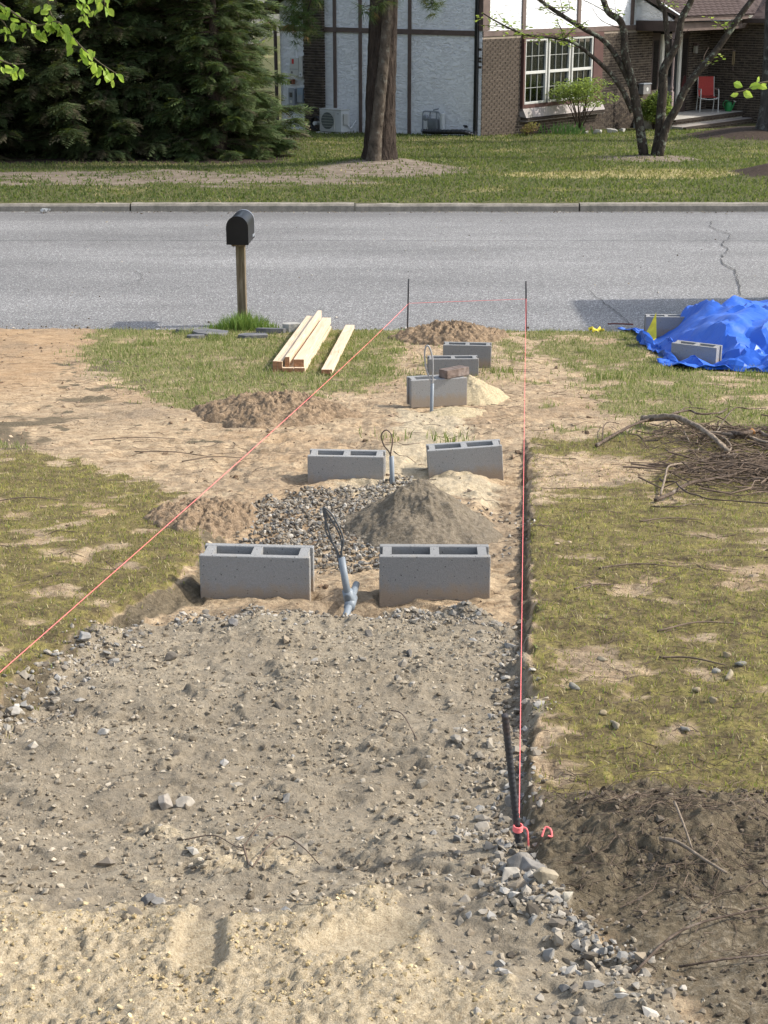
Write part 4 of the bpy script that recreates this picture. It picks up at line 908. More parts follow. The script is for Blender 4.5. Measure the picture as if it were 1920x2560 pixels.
# far wood behind the evergreens
M_FARB = barkmat('pale_bark', (.30, .29, .26), 6)
for i, (x, y, H, rad, col, lab) in enumerate([(-8.2, 52, 13, 3.2, [(.12, .16, .05), (.17, .2, .08)], 'pale spring tree showing above the evergreens'), (-13.5, 50, 13, 3.4, [(.10, .14, .04), (.15, .18, .06)], 'leafy tree far left beyond the evergreens'), (-4.6, 56, 14, 3.0, [(.15, .17, .09), (.2, .2, .12)], 'thin pale tree beyond the gable eave'),
        (-19, 56, 14, 4, [(.08, .12, .03)], 'tree in the wood at far left'), (12.5, 60, 13, 4, [(.09, .13, .04)], 'tree behind the house roof'), (-11, 62, 15, 4, [(.10, .13, .05)], 'tall tree deep in the wood at left'), (-1, 66, 15, 4, [(.10, .14, .05)], 'tall tree behind the gable roof')]):
    r = np.random.default_rng(40 + i); T = empty('broadleaf_tree', (x, y, -.5), 0, lab, 'tree', 'trees of the wood behind the house')
    trunk([(0, 0, 0), (.1, 0, H * .3), (-.1, .1, H * .6), (0, 0, H * .9)], [.17, .14, .09, .03], 10, 6, .05, 'trunk', M_FARB, T)
    br = MB(); P = []
    for k in range(34):
        a = k * 2.4; h = H * (.12 + .8 * k / 34); L = rad * (1 - .5 * abs(k / 34 - .4)) * r.uniform(.5, 1.1); e = np.array([math.cos(a) * L, math.sin(a) * L, h + L * .35]); q = smooth_path([(0, 0, h), (e + np.array([0, 0, h])) / 2 + r.normal(0, .2, 3), e], 4); br.tube(q, np.linspace(.05, .012, len(q)), 4, False)
        for j in range(46): P.append(q[int(r.uniform(.35, 1) * (len(q) - 1))] + r.normal(0, .38, 3))
    br.build('limbs', M_FARB, T); leaves(P, .24, col, 'crown', T, seed=i)
# shrubs and stones in the bed
def shrub(name, x, y, w_, h, label, cols, seed, leaf=.07, n=1500, clumps=9, z0=None, flat=.6):
    wx, wy, _ = HW(x, y, 0); z = float(lawn_z(wx, wy)) - .04 if z0 is None else z0; T = empty(name, (wx, wy, z), 0, label, 'shrub', 'shrubs in the bed before the house'); r = np.random.default_rng(seed); br = MB(); P = []
    for k in range(clumps):
        a = k * 2.4; c = np.array([math.cos(a) * w_ * .36 * r.uniform(.3, 1.1), math.sin(a) * w_ * .36, h * r.uniform(.45, .92)]); br.tube(smooth_path([(0, 0, 0), c * .5 + r.normal(0, .05, 3), c], 4), np.linspace(.018, .006, 9), 5, False)
        d = r.normal(size=(n // clumps, 3)); d /= np.linalg.norm(d, axis=1)[:, None]; P.append(c + d * (r.uniform(.5, 1, len(d)) ** .5)[:, None] * np.array([w_ * .27, w_ * .27, h * .27 * flat]))
    br.build('stems', M_TWIGB, T); leaves(np.concatenate(P), leaf, cols, 'foliage', T, (-.7, .7), seed=seed)
shrub('azalea_shrub', 3.0, -.85, 1.45, 1.28, 'layered green shrub in front of the triple window', [(.09, .13, .03), (.15, .2, .05), (.2, .25, .075)], 1, .075, 2700, 16, -.12, .42)
shrub('azalea_shrub', 6.35, -1.0, 1.0, .95, 'round green shrub left of the porch steps', [(.08, .12, .03), (.14, .19, .05), (.2, .25, .07)], 2, .085, 3600, 12, -.32, .95)
shrub('barberry_shrub', .95, -.75, .55, .42, 'small reddish brown shrub at the corner of the brick wall', [(.16, .08, .05), (.2, .12, .06), (.12, .1, .04)], 3, .05, 500, 8, -.18)
P = []; wx, wy, _ = HW(2.25, -.95, 0)
T = empty('iris_clump', (wx, wy, -.17), 0, 'clump of upright iris leaves beside the small boulders', 'plant'); r = np.random.default_rng(2); m = MB()
for k in range(70):
    x, y = r.normal(0, .28), r.normal(0, .12); h = r.uniform(.18, .36); l = r.uniform(-.12, .12); m.add([(x - .015, y, 0), (x + .015, y, 0), (x + l * .5 + .014, y, h * .6), (x + l * .5 - .014, y, h * .6), (x + l, y + .02, h)], [(0, 1, 2, 3), (3, 2, 4)])
m.build('leaf_blades', plain('iris_green', (.09, .17, .03), .6, .3, 9), T, recalc=False)
RT2, RF2 = rock_templates(2, 6, .10); RT1, RF1 = rock_templates(1, 10, .12); 
def chunk_templates(k):
    p = (1 + 5 ** .5) / 2; v = np.array([(-1, p, 0), (1, p, 0), (-1, -p, 0), (1, -p, 0), (0, -1, p), (0, 1, p), (0, -1, -p), (0, 1, -p), (p, 0, -1), (p, 0, 1), (-p, 0, -1), (-p, 0, 1)]) / 1.9
    f = [(0, 11, 5), (0, 5, 1), (0, 1, 7), (0, 7, 10), (0, 10, 11), (1, 5, 9), (5, 11, 4), (11, 10, 2), (10, 7, 6), (7, 1, 8), (3, 9, 4), (3, 4, 2), (3, 2, 6), (3, 6, 8), (3, 8, 9), (4, 9, 5), (2, 4, 11), (6, 2, 10), (8, 6, 7), (9, 8, 1)]
    out = []
    for i in range(k):
        q = v * RNG.uniform(.62, 1.12, (12, 1)) + RNG.normal(0, .12, (12, 3))
        for j in range(3):
            n = RNG.normal(size=3); n /= np.linalg.norm(n); q = q - np.maximum(q @ n - RNG.uniform(.3, .6), 0)[:, None] * n
        out.append(q)
    return np.array(out), np.array(f)
RT0, RF0 = chunk_templates(14)
def hull_stone(seed, n=16):
    r = np.random.default_rng(seed); p = r.normal(size=(n, 3)); p /= np.linalg.norm(p, axis=1)[:, None]; p *= r.uniform(.75, 1.05, (n, 1)); bm = bmesh.new()
    for q in p: bm.verts.new(q)
    o = bmesh.ops.convex_hull(bm, input=bm.verts[:]); bmesh.ops.delete(bm, geom=[g for g in o['geom_interior'] if isinstance(g, bmesh.types.BMVert)], context='VERTS')
    bmesh.ops.bevel(bm, geom=bm.edges[:], offset=.05, segments=1, affect='EDGES'); bm.verts.index_update()
    v = np.array([q.co[:] for q in bm.verts]); f = [tuple(q.index for q in t.verts) for t in bm.faces]; bm.free(); return v, f
M_ROCK = attr_mat('crushed_stone', .92, None, (60, .5, .004), .15)
M_WROCK = plain('pale_boulder', (.36, .34, .30), .9, .3, 6, bump=.6, bscale=12, bd=.03, dirt=(.25, .24, .18))
for i, (x, s, lab) in enumerate([(3.35, (.15, .11, .10), 'white boulder in the flower bed'), (4.05, (.15, .10, .08), 'broad pale boulder right of the white one'), (4.55, (.12, .09, .08), 'grey boulder nearest the leaning tree stems'), (2.8, (.08, .06, .05), 'small pale stone by the iris clump')]):
    wx, wy, _ = HW(x, -1.15, 0); o = mk('boulder', RT2[i] * np.array(s), RF2, M_WROCK); o.location = (wx, wy, float(lawn_z(wx, wy)) + .04); tag(o, lab, 'boulder', 'boulders in the flower bed')

# ------------------------------------------------------------------ concrete blocks
b = NB('block_concrete'); cb_ = b.ramp(b.noise(330, 4, .7), [(.28, (.20, .20, .195)), (.5, (.275, .272, .262)), (.72, (.335, .33, .315))]); pit = b.vor(70); pm = b.ramp(pit, [(.10, 1.), (.2, 0.)])
sel = b.ramp(b.noise(40, 3), [(.46, 0.), (.55, 1.)]); cb_ = b.mix(b.math('MULTIPLY', pm, sel), cb_, (.06, .06, .062)); cb_ = b.mix(b.ramp(b.noise(6, 5), [(.45, 0.), (.8, .3)]), cb_, (.30, .28, .25))
oi = b.n('ObjectInfo'); cb_ = b.mix(1, cb_, b.ramp(oi.outputs['Random'], [(0., .82), (1., 1.12)]), 'MULTIPLY'); cb_ = b.mix(b.ramp(b.noise(9, 6, .7), [(.52, 0.), (.72, .45)]), cb_, (.33, .27, .19))
zz_ = b.n('SeparateXYZ'); b.L(b.co, zz_.inputs[0]); sp_l = b.n('MapRange'); b.L(b.math('ADD', zz_.outputs[2], b.math('MULTIPLY', b.noise(25, 5, .7), -.10)), sp_l.inputs[0]); sp_l.inputs[1].default_value = .045; sp_l.inputs[2].default_value = .0; cb_ = b.mix(b.math('MULTIPLY', sp_l.outputs[0], .6), cb_, (.30, .22, .14))
M_BLOCK = b.pbr(cb_, .95, b.bump(b.math('SUBTRACT', b.noise(220, 4, .7), b.math('MULTIPLY', b.math('MULTIPLY', pm, sel), .8)), .6, .005), 0, .15)
def block_mesh():
    m = MB(); L, D, Hh = .397, .143, .194
    for y in (-D / 2, D / 2 - .028): m.box(-L / 2, L / 2, y, y + .028, 0, Hh, .0035)
    for x in (-.1865, -.016, .1545): m.box(x, x + .032, -D / 2 + .0285, D / 2 - .0285, .001, Hh - .0012)
    me = bpy.data.meshes.new('concrete_block'); me.from_pydata(m.v, [], m.f); bm = bmesh.new(); bm.from_mesh(me); bmesh.ops.recalc_face_normals(bm, faces=bm.faces[:]); bm.to_mesh(me); bm.free(); me.materials.append(M_BLOCK); return me
BM = block_mesh()
def block(x, y, ztop, yaw, pitch, roll, label):
    o = link(bpy.data.objects.new('concrete_block', BM)); e = Matrix.Rotation(R(yaw), 4, 'Z') @ Matrix.Rotation(R(pitch), 4, 'X') @ Matrix.Rotation(R(roll), 4, 'Y')
    o.matrix_world = Matrix.Translation((x, y, ztop)) @ e @ Matrix.Translation((0, 0, -.194)); return tag(o, label, 'concrete block', 'hollow concrete blocks')
def gzf(x, y): return float(yard_z(np.array([x]), np.array([y]), False)[0])
block(-.457, 5.42, 1.592, -4, -1, 0, 'hollow concrete block left of the nearest grey conduit')
block(.182, 5.42, 1.592, -.5, -1, 0, 'hollow concrete block right of the nearest conduit, below the gravel heap')
block(-.193, 7.98, 1.205, -3.5, -1, 0, 'hollow concrete block left of the middle conduit')
block(.425, 8.2, 1.185, 1.5, -1, -3.8, 'tilted concrete block by the trench, right of the middle conduit')
block(.365, 10.78, .928, 12, -1, 0, 'concrete block with a brick lying on its top')
block(.545, 12.38, .70, 2, -1, 0, 'concrete block standing between the one with the brick and the dirt heap')
block(.69, 12.98, .675, -5, -1, 0, 'concrete block nearest the far dirt heap')
block(2.62, 13.15, .635, -31, -1, 0, 'concrete block weighing down the front of the blue tarp')
block(2.68, 15.0, .50, -3, -1, 0, 'concrete block half hidden behind the yellow tarp corner')
M_OBR = plain('old_brick', (.15, .112, .092), .9, .45, 25, bump=.5, bscale=60, bd=.006, dirt=(.30, .26, .23))
o = MB().box(-.1, .1, -.046, .046, 0, .058, .004).build('brick', M_OBR); o.location = (.485, 10.80, .929); o.rotation_euler = (R(-3), 0, R(38)); tag(o, 'weathered brown brick lying on a concrete block', 'brick')

# ------------------------------------------------------------------ heaps
def heap_mat(name, stops, sc=60, bd=.012):
    b = NB(name); n = b.noise(sc, 7, .7); c = b.ramp(n, stops); c = b.mix(b.ramp(b.noise(sc * 4, 3, .7), [(.33, .5), (.5, 0.)]), c, tuple(x * .7 for x in stops[0][1]))
    return b.pbr(c, .95, b.bump(b.math('ADD', n, b.math('MULTIPLY', b.noise(sc * 4, 3), .5)), .8, bd), 0, .1)
M_HDIRT = heap_mat('orange_brown_dirt', [(.25, (.11, .076, .048)), (.5, (.25, .178, .112)), (.75, (.39, .295, .195))], 40)
M_HSAND = heap_mat('yellow_sand', [(.25, (.29, .22, .125)), (.5, (.49, .40, .25)), (.75, (.62, .52, .345))], 70)
M_HGRAV = heap_mat('stone_dust', [(.25, (.095, .076, .053)), (.5, (.19, .157, .113)), (.75, (.30, .255, .19))], 60)
def heap(name, cx, cy, rx_, ry_, h, mat, label, cat, seed, amp=.25, pw=1.0, n=70, skew=0, fine=.012, dip=.12):
    r_ = np.linspace(0, 1.12, n // 2 + 14); a = np.linspace(0, 2 * np.pi, n * 2, endpoint=False); RR, AA = np.meshgrid(r_, a, indexing='ij')
    sc = 1 + amp * fbm(np.cos(AA) * 1.6 + seed, np.sin(AA) * 1.6, 3, seed); X = cx + RR * rx_ * np.cos(AA) * sc + skew * (1 - RR) * rx_; Y = cy + RR * ry_ * np.sin(AA) * sc
    prof = np.clip(1 - RR, -.12, 1); prof = np.sign(prof) * np.abs(prof) ** pw
    z = yard_z(X, Y, False) + h * prof * (1 + .35 * fbm(X * 5, Y * 5, 3, seed + 3)) + fine * fbm(X * 14, Y * 14, 3, seed + 5) * sm(1.1 - RR, 0, .2) + fine * .7 * np.abs(fbm(X * 34, Y * 34, 2, seed + 6)) * sm(1.05 - RR, 0, .2) - .03 * sm(RR, .98, 1.1)
    z = z - h * dip * np.exp(-(RR / .18) ** 2); i = np.arange(X.size).reshape(X.shape); j = np.roll(i, -1, 1)
    q = np.stack([i[:-1], i[1:], j[1:], j[:-1]], -1).reshape(-1, 4)
    return tag(mk(name, np.stack([X, Y, z], -1).reshape(-1, 3), q, mat, smooth=True), label, cat, 'heaps of loose earth and stone')
heap('gravel_heap', .15, 6.62, .345, .52, .235, M_HGRAV, 'grey brown heap of stone dust behind the front right block', 'heap', 3, .16, 1.08, 120, 0, .016, 0)
heap('dirt_heap', -.74, 10.35, .52, .62, .155, M_HDIRT, 'orange brown dirt heap left of the pink string', 'heap', 9, .35, .75, 110, .1, .045)
heap('dirt_heap', .62, 15.15, .50, .55, .165, M_HDIRT, 'brown dirt heap beside the road between the far stakes', 'heap', 14, .35, .75, 100, .05, .05)
heap('sand_heap', .66, 11.25, .24, .40, .17, M_HSAND, 'small yellow sand heap behind the block with the brick', 'heap', 21, .15, .9, 60, -.2, .010)
heap('dirt_heap', -.80, 6.75, .24, .42, .075, M_HDIRT, 'low brown dirt heap at the left edge of the loose gravel', 'heap', 25, .3, .7, 80, 0, .035)
heap('sand_heap', .48, 10.45, .22, .22, .045, M_HSAND, 'low sand heap before the block with the brick', 'heap', 31, .25, .8, 50, 0, .010)

# ------------------------------------------------------------------ gravel, stones, clods (stuff) and the stones one can pick out
GREY = [(.235, .205, .16), (.29, .258, .21), (.17, .145, .113), (.38, .348, .295), (.22, .21, .19), (.26, .212, .152), (.115, .097, .075)]
DUST = [(.275, .229, .163), (.32, .27, .196), (.22, .18, .127), (.36, .308, .232), (.165, .134, .094)]
def stones(name, X, Y, size, cols, label, cat, wts=None, sink=.3, flat=.65, zf=None):
    n = len(X); r = RNG; s = np.stack([size * r.uniform(.7, 1.15, n), size * r.uniform(.6, 1., n), size * flat * r.uniform(.7, 1.1, n)], 1)
    z = (zf or yard_z)(X, Y) + s[:, 2] * (1 - 2 * sink)
    v, f, c = scatter(RT0, RF0, np.stack([X, Y, z], 1), s, rotmats(r.uniform(0, 6.28, n), r.normal(0, .35, n), r.normal(0, .35, n)), pal(n, cols, wts or [1] * len(cols)))
    return tag(mk(name, v, f, M_ROCK, col=c), label, cat, kind='stuff')
def gw(x, y):
    Zq = zones(x, y)[0]; return Zq['gravel'] * (1 - Zq['sandmain']) * sm(poly_sd(x, y, P_GRAVEL), -.08, .0)
def gdens(x, y):
    n = fbm(x * 2.2, y * 3.5, 3, 101); edge = np.exp(-((x - xr(y) + .10) / .09) ** 2) * (y < 3.9) + .9 * np.exp(-((poly_sd(x, y, P_GRAVEL) - .07) / .09) ** 2) * ((y > 4.5) | (x < -.6)) + .8 * sm(2.75 - y, -.1, .2) * sm(x, .15, .3)
    return np.clip(gw(x, y) * (.03 + .17 * sm(n, .08, .4) + .8 * edge), 0, 1)
X, Y, p = pick(9000, -1.5, .8, 2.0, 5.3, gdens); stones('crushed_stone', X, Y, RNG.gamma(3.0, .0031, len(X)).clip(.004, .024), GREY, 'loose crushed grey stone along the edges of the gravel bed', 'gravel', (3, 3, 1.6, 1.5, 2, 1.6, .5), .38)
X, Y, p = pick(34000, -1.4, .8, 2.0, 5.3, lambda x, y: np.clip(gw(x, y) * (.35 + .65 * sm(fbm(x * 3, y * 3, 3, 102), -.3, .3)), 0, 1)); stones('stone_chips', X, Y, RNG.gamma(2.2, .0021, len(X)).clip(.0018, .013), DUST, 'fine stone chips spread over the gravel bed', 'gravel', None, .3)
def band(n, line, wd):
    p = smooth_path([(x, y, 0) for x, y in line], 12); i = RNG.integers(0, len(p) - 1, n); q = p[i] + (p[i + 1] - p[i]) * RNG.uniform(0, 1, (n, 1)); return q[:, 0] + RNG.normal(0, wd, n), q[:, 1] + RNG.normal(0, wd, n)
X1, Y1 = band(1000, [(.37, 4.5), (.34, 3.9), (.31, 3.4), (.26, 3.0), (.25, 2.75), (.29, 2.55), (.36, 2.42), (.43, 2.28)], .030); X2, Y2 = band(900, [(-.7, 5.0), (-.45, 5.06), (-.1, 5.04), (.2, 5.1), (.38, 4.9)], .05); X3, Y3 = band(650, [(-.88, 4.85), (-.95, 4.4), (-.98, 4.0), (-1.05, 3.6), (-1.2, 3.1)], .045)
X = np.concatenate([X1, X2, X3]); Y = np.concatenate([Y1, Y2, Y3]); stones('edge_gravel', X, Y, RNG.gamma(3.0, .0027, len(X)).clip(.0035, .020), GREY, 'angular grey stones heaped along the borders of the gravel bed', 'gravel', (3, 3, 1.8, 1.3, 2, 1.4, .6), .25)
P_LOOSE = [(-.682, 6.95), (-.476, 7.46), (-.161, 7.6), (.122, 7.95), (.25, 7.2), (.3, 6.1), (.08, 5.80), (-.236, 5.80), (-.515, 6.1)]
X, Y, p = pick(12500, -.9, .6, 5.6, 8.1, lambda x, y: sm(poly_sd(x, y, P_LOOSE) + .1 * fbm(x * 6, y * 6, 2, 7), -.06, .10)); stones('loose_gravel', X, Y, RNG.uniform(.007, .0165, len(X)), [tuple(q * .95 for q in c) for c in GREY], 'patch of loose clean gravel beside the stone dust heap', 'gravel', (3, 2, 2.5, .9, 2, 1.5, 2), .12, .75)
X, Y, p = pick(1500, -.3, .8, 5.9, 7.4, lambda x, y: np.exp(-((np.hypot((x - .19) / .42, (y - 6.62) / .6) - 1) / .14) ** 2) * .5); stones('fallen_gravel', X, Y, RNG.uniform(.006, .015, len(X)), GREY, 'small stones fallen around the foot of the gravel heap', 'gravel', None, .15)
n = 2600; X = RNG.uniform(-6, 6, n); Y = np.where(RNG.uniform(0, 1, n) < .55, edge_y(X) + np.abs(RNG.normal(0, .14, n)), 25.95 - np.abs(RNG.normal(0, .12, n))); Y[:260] = RNG.uniform(16.2, 25.5, 260)
stones('road_grit', X, Y, RNG.gamma(2, .004, n).clip(.004, .022), [(.30, .25, .18), (.2, .17, .13), (.10, .075, .05), (.42, .38, .32)], 'sand grit and bits strewn along the road edges', 'grit', None, .3, .5, lambda x, y: road_z(x, y) + .004)
sw = lambda x, y: sm(poly_sd(x, y, P_SOIL), -.02, .08)
X, Y, p = pick(9000, .2, 1.2, 1.9, 3.4, lambda x, y: sw(x, y) * (.2 + .8 * sm(fbm(x * 4, y * 4, 3, 55), -.1, .3))); stones('soil_clods', X, Y, RNG.gamma(2.2, .0021, len(X)).clip(.002, .013), [(.08, .063, .045), (.115, .092, .067), (.055, .043, .03), (.16, .13, .096)], 'dark soil clods turned up right of the near stake', 'soil', None, .35)
X, Y, p = pick(16000, -1.2, .4, 1.9, 2.75, lambda x, y: zones(x, y)[0]['sandmain'] * (1 - sm(poly_sd(x, y, FOOT), -.02, .0)) * (1 - sm(poly_sd(x, y, SCRAPE), -.02, .0)) * (.15 + .8 * sm(fbm(x * 7, y * 7, 2, 75), -.1, .3))); stones('sand_clods', X, Y, RNG.gamma(2.4, .0013, len(X)).clip(.0015, .008), [(.40, .31, .17), (.50, .40, .235), (.33, .25, .13)], 'crumbly clods of damp yellow sand in the foreground', 'sand', None, .35)
X, Y, p = pick(26000, -4.2, 4.2, 5.2, 15.9, lambda x, y: np.clip(1 - zones(x, y)[0]['green'] - zones(x, y)[0]['moss'] - .6 * zones(x, y)[0]['sand'], 0, 1) * .5 * sm(fbm(x * 2, y * 2, 3, 15), -.2, .35) * (np.abs(x) < .27 * y + .3)); stones('dirt_clods', X, Y, RNG.gamma(1.8, .0045, len(X)).clip(.003, .03), [(.20, .14, .09), (.29, .21, .14), (.13, .09, .058), (.38, .29, .195)], 'dirt crumbs and small clods over the bare sandy ground', 'soil', None, .4)
def one_stone(x, y, s, col, label, seed, grp='single stones picked out on the ground', sink=.25, smooth=False):
    col = tuple(q * .8 for q in col); m = bpy.data.materials.get('stone_%.2f_%.2f' % (col[0], col[2])) or plain('stone_%.2f_%.2f' % (col[0], col[2]), col, .9, .3, 40, bump=.5, bscale=90, bd=.004)
    hv, hf = (RT2[seed % 6], RF2) if smooth else hull_stone(seed, 13 + seed % 5); o = mk('stone', hv * np.array(s), hf, m, smooth=smooth); o.location = (x, y, float(yard_z(np.array([x]), np.array([y]))[0]) + s[2] * (1 - 2 * sink)); o.rotation_euler = (random.uniform(-.2, .2), random.uniform(-.2, .2), random.uniform(0, 6)); return tag(o, label, 'stone', grp)
ST = [(-.50, 3.27, (.040, .026, .022), (0.338, 0.297, 0.244), 'large grey stone in the left middle of the gravel bed'), (-.455, 3.262, (.026, .02, .016), (0.389, 0.346, 0.280), 'pale stone touching the large grey one'), (.089, 3.39, (.024, .017, .013), (0.304, 0.265, 0.199), 'tan wedge shaped stone in the middle of the gravel'),
      (-.395, 3.55, (.017, .014, .012), (0.422, 0.394, 0.347), 'whitish stone left of centre on the gravel'), (-.65, 4.48, (.024, .02, .018), (0.169, 0.145, 0.114), 'dark angular stone at the left of the gravel bed'), (-.286, 4.0, (.024, .016, .012), (0.169, 0.141, 0.103), 'flat dark brown stone in the gravel'), (.291, 3.96, (.020, .015, .013), (0.433, 0.412, 0.378), 'white stone just behind the near stake'),
      (.402, 4.63, (.034, .022, .022), (0.304, 0.297, 0.280), 'blue grey stone against the right bank of the gravel bed'), (.215, 3.10, (.03, .022, .02), (0.355, 0.313, 0.251), 'grey stone left of the pink knot'), (.30, 3.30, (.032, .026, .024), (0.338, 0.313, 0.273), 'rounded grey stone at the bank beside the pink string'), (.27, 2.76, (.038, .028, .026), (0.321, 0.289, 0.244), 'grey stone below the near stake'), (.285, 2.70, (.036, .025, .024), (0.253, 0.233, 0.207), 'dark grey stone in the heap below the stake'),
      (.24, 2.66, (.03, .024, .02), (0.372, 0.338, 0.280), 'light grey stone low in the edge heap'), (.30, 2.60, (.034, .022, .02), (0.355, 0.297, 0.207), 'tan stone at the lower edge heap'), (-.44, 2.60, (.022, .016, .014), (0.169, 0.161, 0.148), 'small dark stone at the edge of the sand'), (-.42, 2.59, (.018, .015, .012), (0.355, 0.329, 0.288), 'pale stone beside the dark one at the sand edge'),
      (.08, 4.52, (.02, .016, .014), (0.135, 0.125, 0.111), 'black stone near the back of the gravel bed'), (-.93, 4.58, (.034, .026, .02), (0.304, 0.289, 0.266), 'grey stone at the left bank of the gravel'), (-1.0, 3.93, (.03, .022, .018), (0.338, 0.313, 0.273), 'grey stone at the far left edge of the gravel'), (-.72, 3.72, (.02, .016, .012), (0.422, 0.386, 0.325), 'white stone at left of the gravel bed'), (-.05, 4.83, (.026, .02, .016), (0.220, 0.193, 0.155), 'brown grey stone near the conduit'), (-.50, 4.92, (.028, .02, .018), (0.253, 0.241, 0.214), 'grey stone before the left block')]
for i, (x, y, s, c, lab) in enumerate(ST): one_stone(x, y, s, c, lab, i)
PEB = [(.571, 3.79, 'tan round pebble on moss behind the near stake'), (.523, 4.02, 'pale pebble on moss by the trench edge'), (.645, 4.36, 'brown pebble on the mossy lawn'), (1.016, 4.36, 'yellow pebble at the right edge of the moss'), (1.032, 4.25, 'cream pebble below the yellow one at right'), (.973, 4.13, 'buff pebble right on the moss'), (.854, 3.99, 'oval buff pebble in bare moss'), (.762, 3.67, 'grey pebble in the lower moss'), (.589, 3.69, 'dark pebble near grey chips'), (.878, 3.89, 'small tan pebble lower right of moss'), (.95, 4.2, 'smallest tan pebble between the yellow and buff ones')]
for i, (x, y, lab) in enumerate(PEB): one_stone(x, y, (.016 + .004 * (i % 3), .012, .009), [(.34, .27, .165), (.26, .24, .2), (.36, .30, .2)][i % 3], lab, i + 2, 'round pebbles on the moss', .2, True)
one_stone(.335, 2.555, (.018, .014, .022), (.52, .47, .37), 'cream upright stone on dark soil below the stake', 1)

# ------------------------------------------------------------------ conduits
M_PVC = plain('grey_pvc', (.20, .225, .245), .45, .08, 8, bump=.05); M_CABLE = plain('dark_grey_cable', (.085, .088, .09), .55, .15, 20, bump=.1); M_CABLEL = plain('light_grey_cable', (.28, .28, .28), .5, .1, 20)
def conduit(loc, label, pipe, loop, cm, pr, cr):
    T = empty('conduit_riser', loc, 0, label, 'conduit', 'grey conduits with cable loops'); L = np.array(loc)
    v, f = tube([np.array(q) - L for q in pipe], pr, 14); mk('pipe', v, f, M_PVC, T, True); p = smooth_path([np.array(q) - L for q in loop], 6); v, f = tube(p, cr, 8); mk('cable', v, f, cm, T, True); return T, L
T, L = conduit((-.122, 5.16, 1.42), 'near grey conduit with tee and black cable loop between blocks', [(-.147, 5.2, 1.645), (-.124, 5.17, 1.50)], [(-.147, 5.2, 1.60), (-.149, 5.2, 1.66), (-.140, 5.2, 1.70), (-.148, 5.2, 1.74), (-.178, 5.2, 1.80), (-.205, 5.2, 1.826), (-.207, 5.2, 1.81), (-.196, 5.2, 1.765), (-.178, 5.2, 1.70), (-.158, 5.2, 1.66), (-.15, 5.2, 1.61)], M_CABLE, .0125, .0033)
v, f = tube(np.array([(-.100, 5.40, 1.468), (-.118, 5.20, 1.478), (-.142, 4.98, 1.468)]) - L, .0128, 14); mk('stub_pipe', v, f, M_PVC, T, True)
v, f = tube(np.array([(-.112, 5.245, 1.477), (-.1205, 5.155, 1.478)]) - L, .0195, 14); mk('tee', v, f, M_PVC, T, True)
v, f = tube(np.array([(-.1185, 5.19, 1.472), (-.127, 5.178, 1.53)]) - L, .0185, 14); mk('tee_collar', v, f, M_PVC, T, True)
v, f = tube(smooth_path(np.array([(-.152, 5.195, 1.60), (-.165, 5.2, 1.67), (-.20, 5.2, 1.74), (-.20, 5.2, 1.80), (-.208, 5.2, 1.824), (-.185, 5.2, 1.79), (-.150, 5.2, 1.72), (-.146, 5.2, 1.65)]) - L, 5), .003, 8); mk('cable', v, f, M_CABLE, T, True)
conduit((.041, 7.72, 1.05), 'middle grey conduit with brown cable loop between two blocks', [(.042, 7.72, 1.06), (.041, 7.72, 1.15), (.038, 7.72, 1.262)], [(.036, 7.72, 1.22), (.034, 7.72, 1.28), (.042, 7.72, 1.335), (.036, 7.72, 1.378), (.010, 7.72, 1.40), (-.014, 7.72, 1.372), (.0, 7.72, 1.32), (.028, 7.72, 1.28), (.038, 7.72, 1.22)], plain('brown_cable', (.12, .085, .065), .55), .0125, .0035)
T, L = conduit((.322, 10.5, .70), 'far thin conduit with tall grey cable loop before the brick', [(.318, 10.5, .70), (.322, 10.5, .76), (.326, 10.5, .95)], [(.326, 10.5, .92), (.3265, 10.5, .97), (.327, 10.5, 1.10), (.310, 10.5, 1.185), (.287, 10.5, 1.21), (.272, 10.5, 1.16), (.284, 10.5, 1.05), (.316, 10.5, .965), (.324, 10.5, .92)], M_CABLEL, .012, .0055)

# ------------------------------------------------------------------ stakes and pink string
M_REBAR = plain('dark_rebar', (.045, .045, .048), .6, .3, 30, bump=.3, dirt=(.10, .055, .035)); 
def rebar(p0, p1, r, label, ribs=True):
    p0, p1 = np.array(p0), np.array(p1); L = np.linalg.norm(p1 - p0); n = int(L / .0022) if ribs else 6; t_ = np.linspace(0, 1, n)
    v, f = tube(p0 + (p1 - p0) * t_[:, None], r, 14)
    if ribs:
        ctr = np.repeat(p0 + (p1 - p0) * t_[:, None], 14, 0); d = v - ctr; ph = np.tile(np.arange(14) * 2 * np.pi / 14, n); s = np.repeat(t_ * L, 14)
        v = ctr + d * (1 + .13 * np.clip(np.sin(s * 2 * np.pi / .0115 + ph) * 2 - .6, 0, 1))[:, None]
    return tag(mk('rebar_stake', v, f, M_REBAR, None, True), label, 'stake', 'steel stakes holding the string')
rebar((.292, 2.90, 1.74), (.238, 2.86, 2.172), .0068, 'thick ribbed steel stake in the near gravel with pink knot')
rebar((1.434, 15.86, .10), (1.416, 15.86, .672), .0085, 'thin steel stake at the road, right of the dirt heap', False)
rebar((.236, 15.95, .08), (.247, 15.95, .678), .0085, 'thin steel stake at the road, left of the dirt heap', False)
rebar((-.985, 2.80, 1.70), (-.985, 2.80, 2.2), .0068, 'ribbed steel stake at the left end of the string')
b = NB('pink_string'); M_PINK = b.pbr((.88, .20, .19), .6, b.bump(b.noise(300, 2), .5, .002), 0, .3)
kn = np.array([.2715, 2.878, 1.913])
main = [kn + (.003, .005, .002), (1.421, 15.852, .496), (1.408, 15.87, .49), (.256, 15.96, .43), (.238, 15.935, .422), (-.974, 2.82, 2.072)]
m = MB(); seq = []
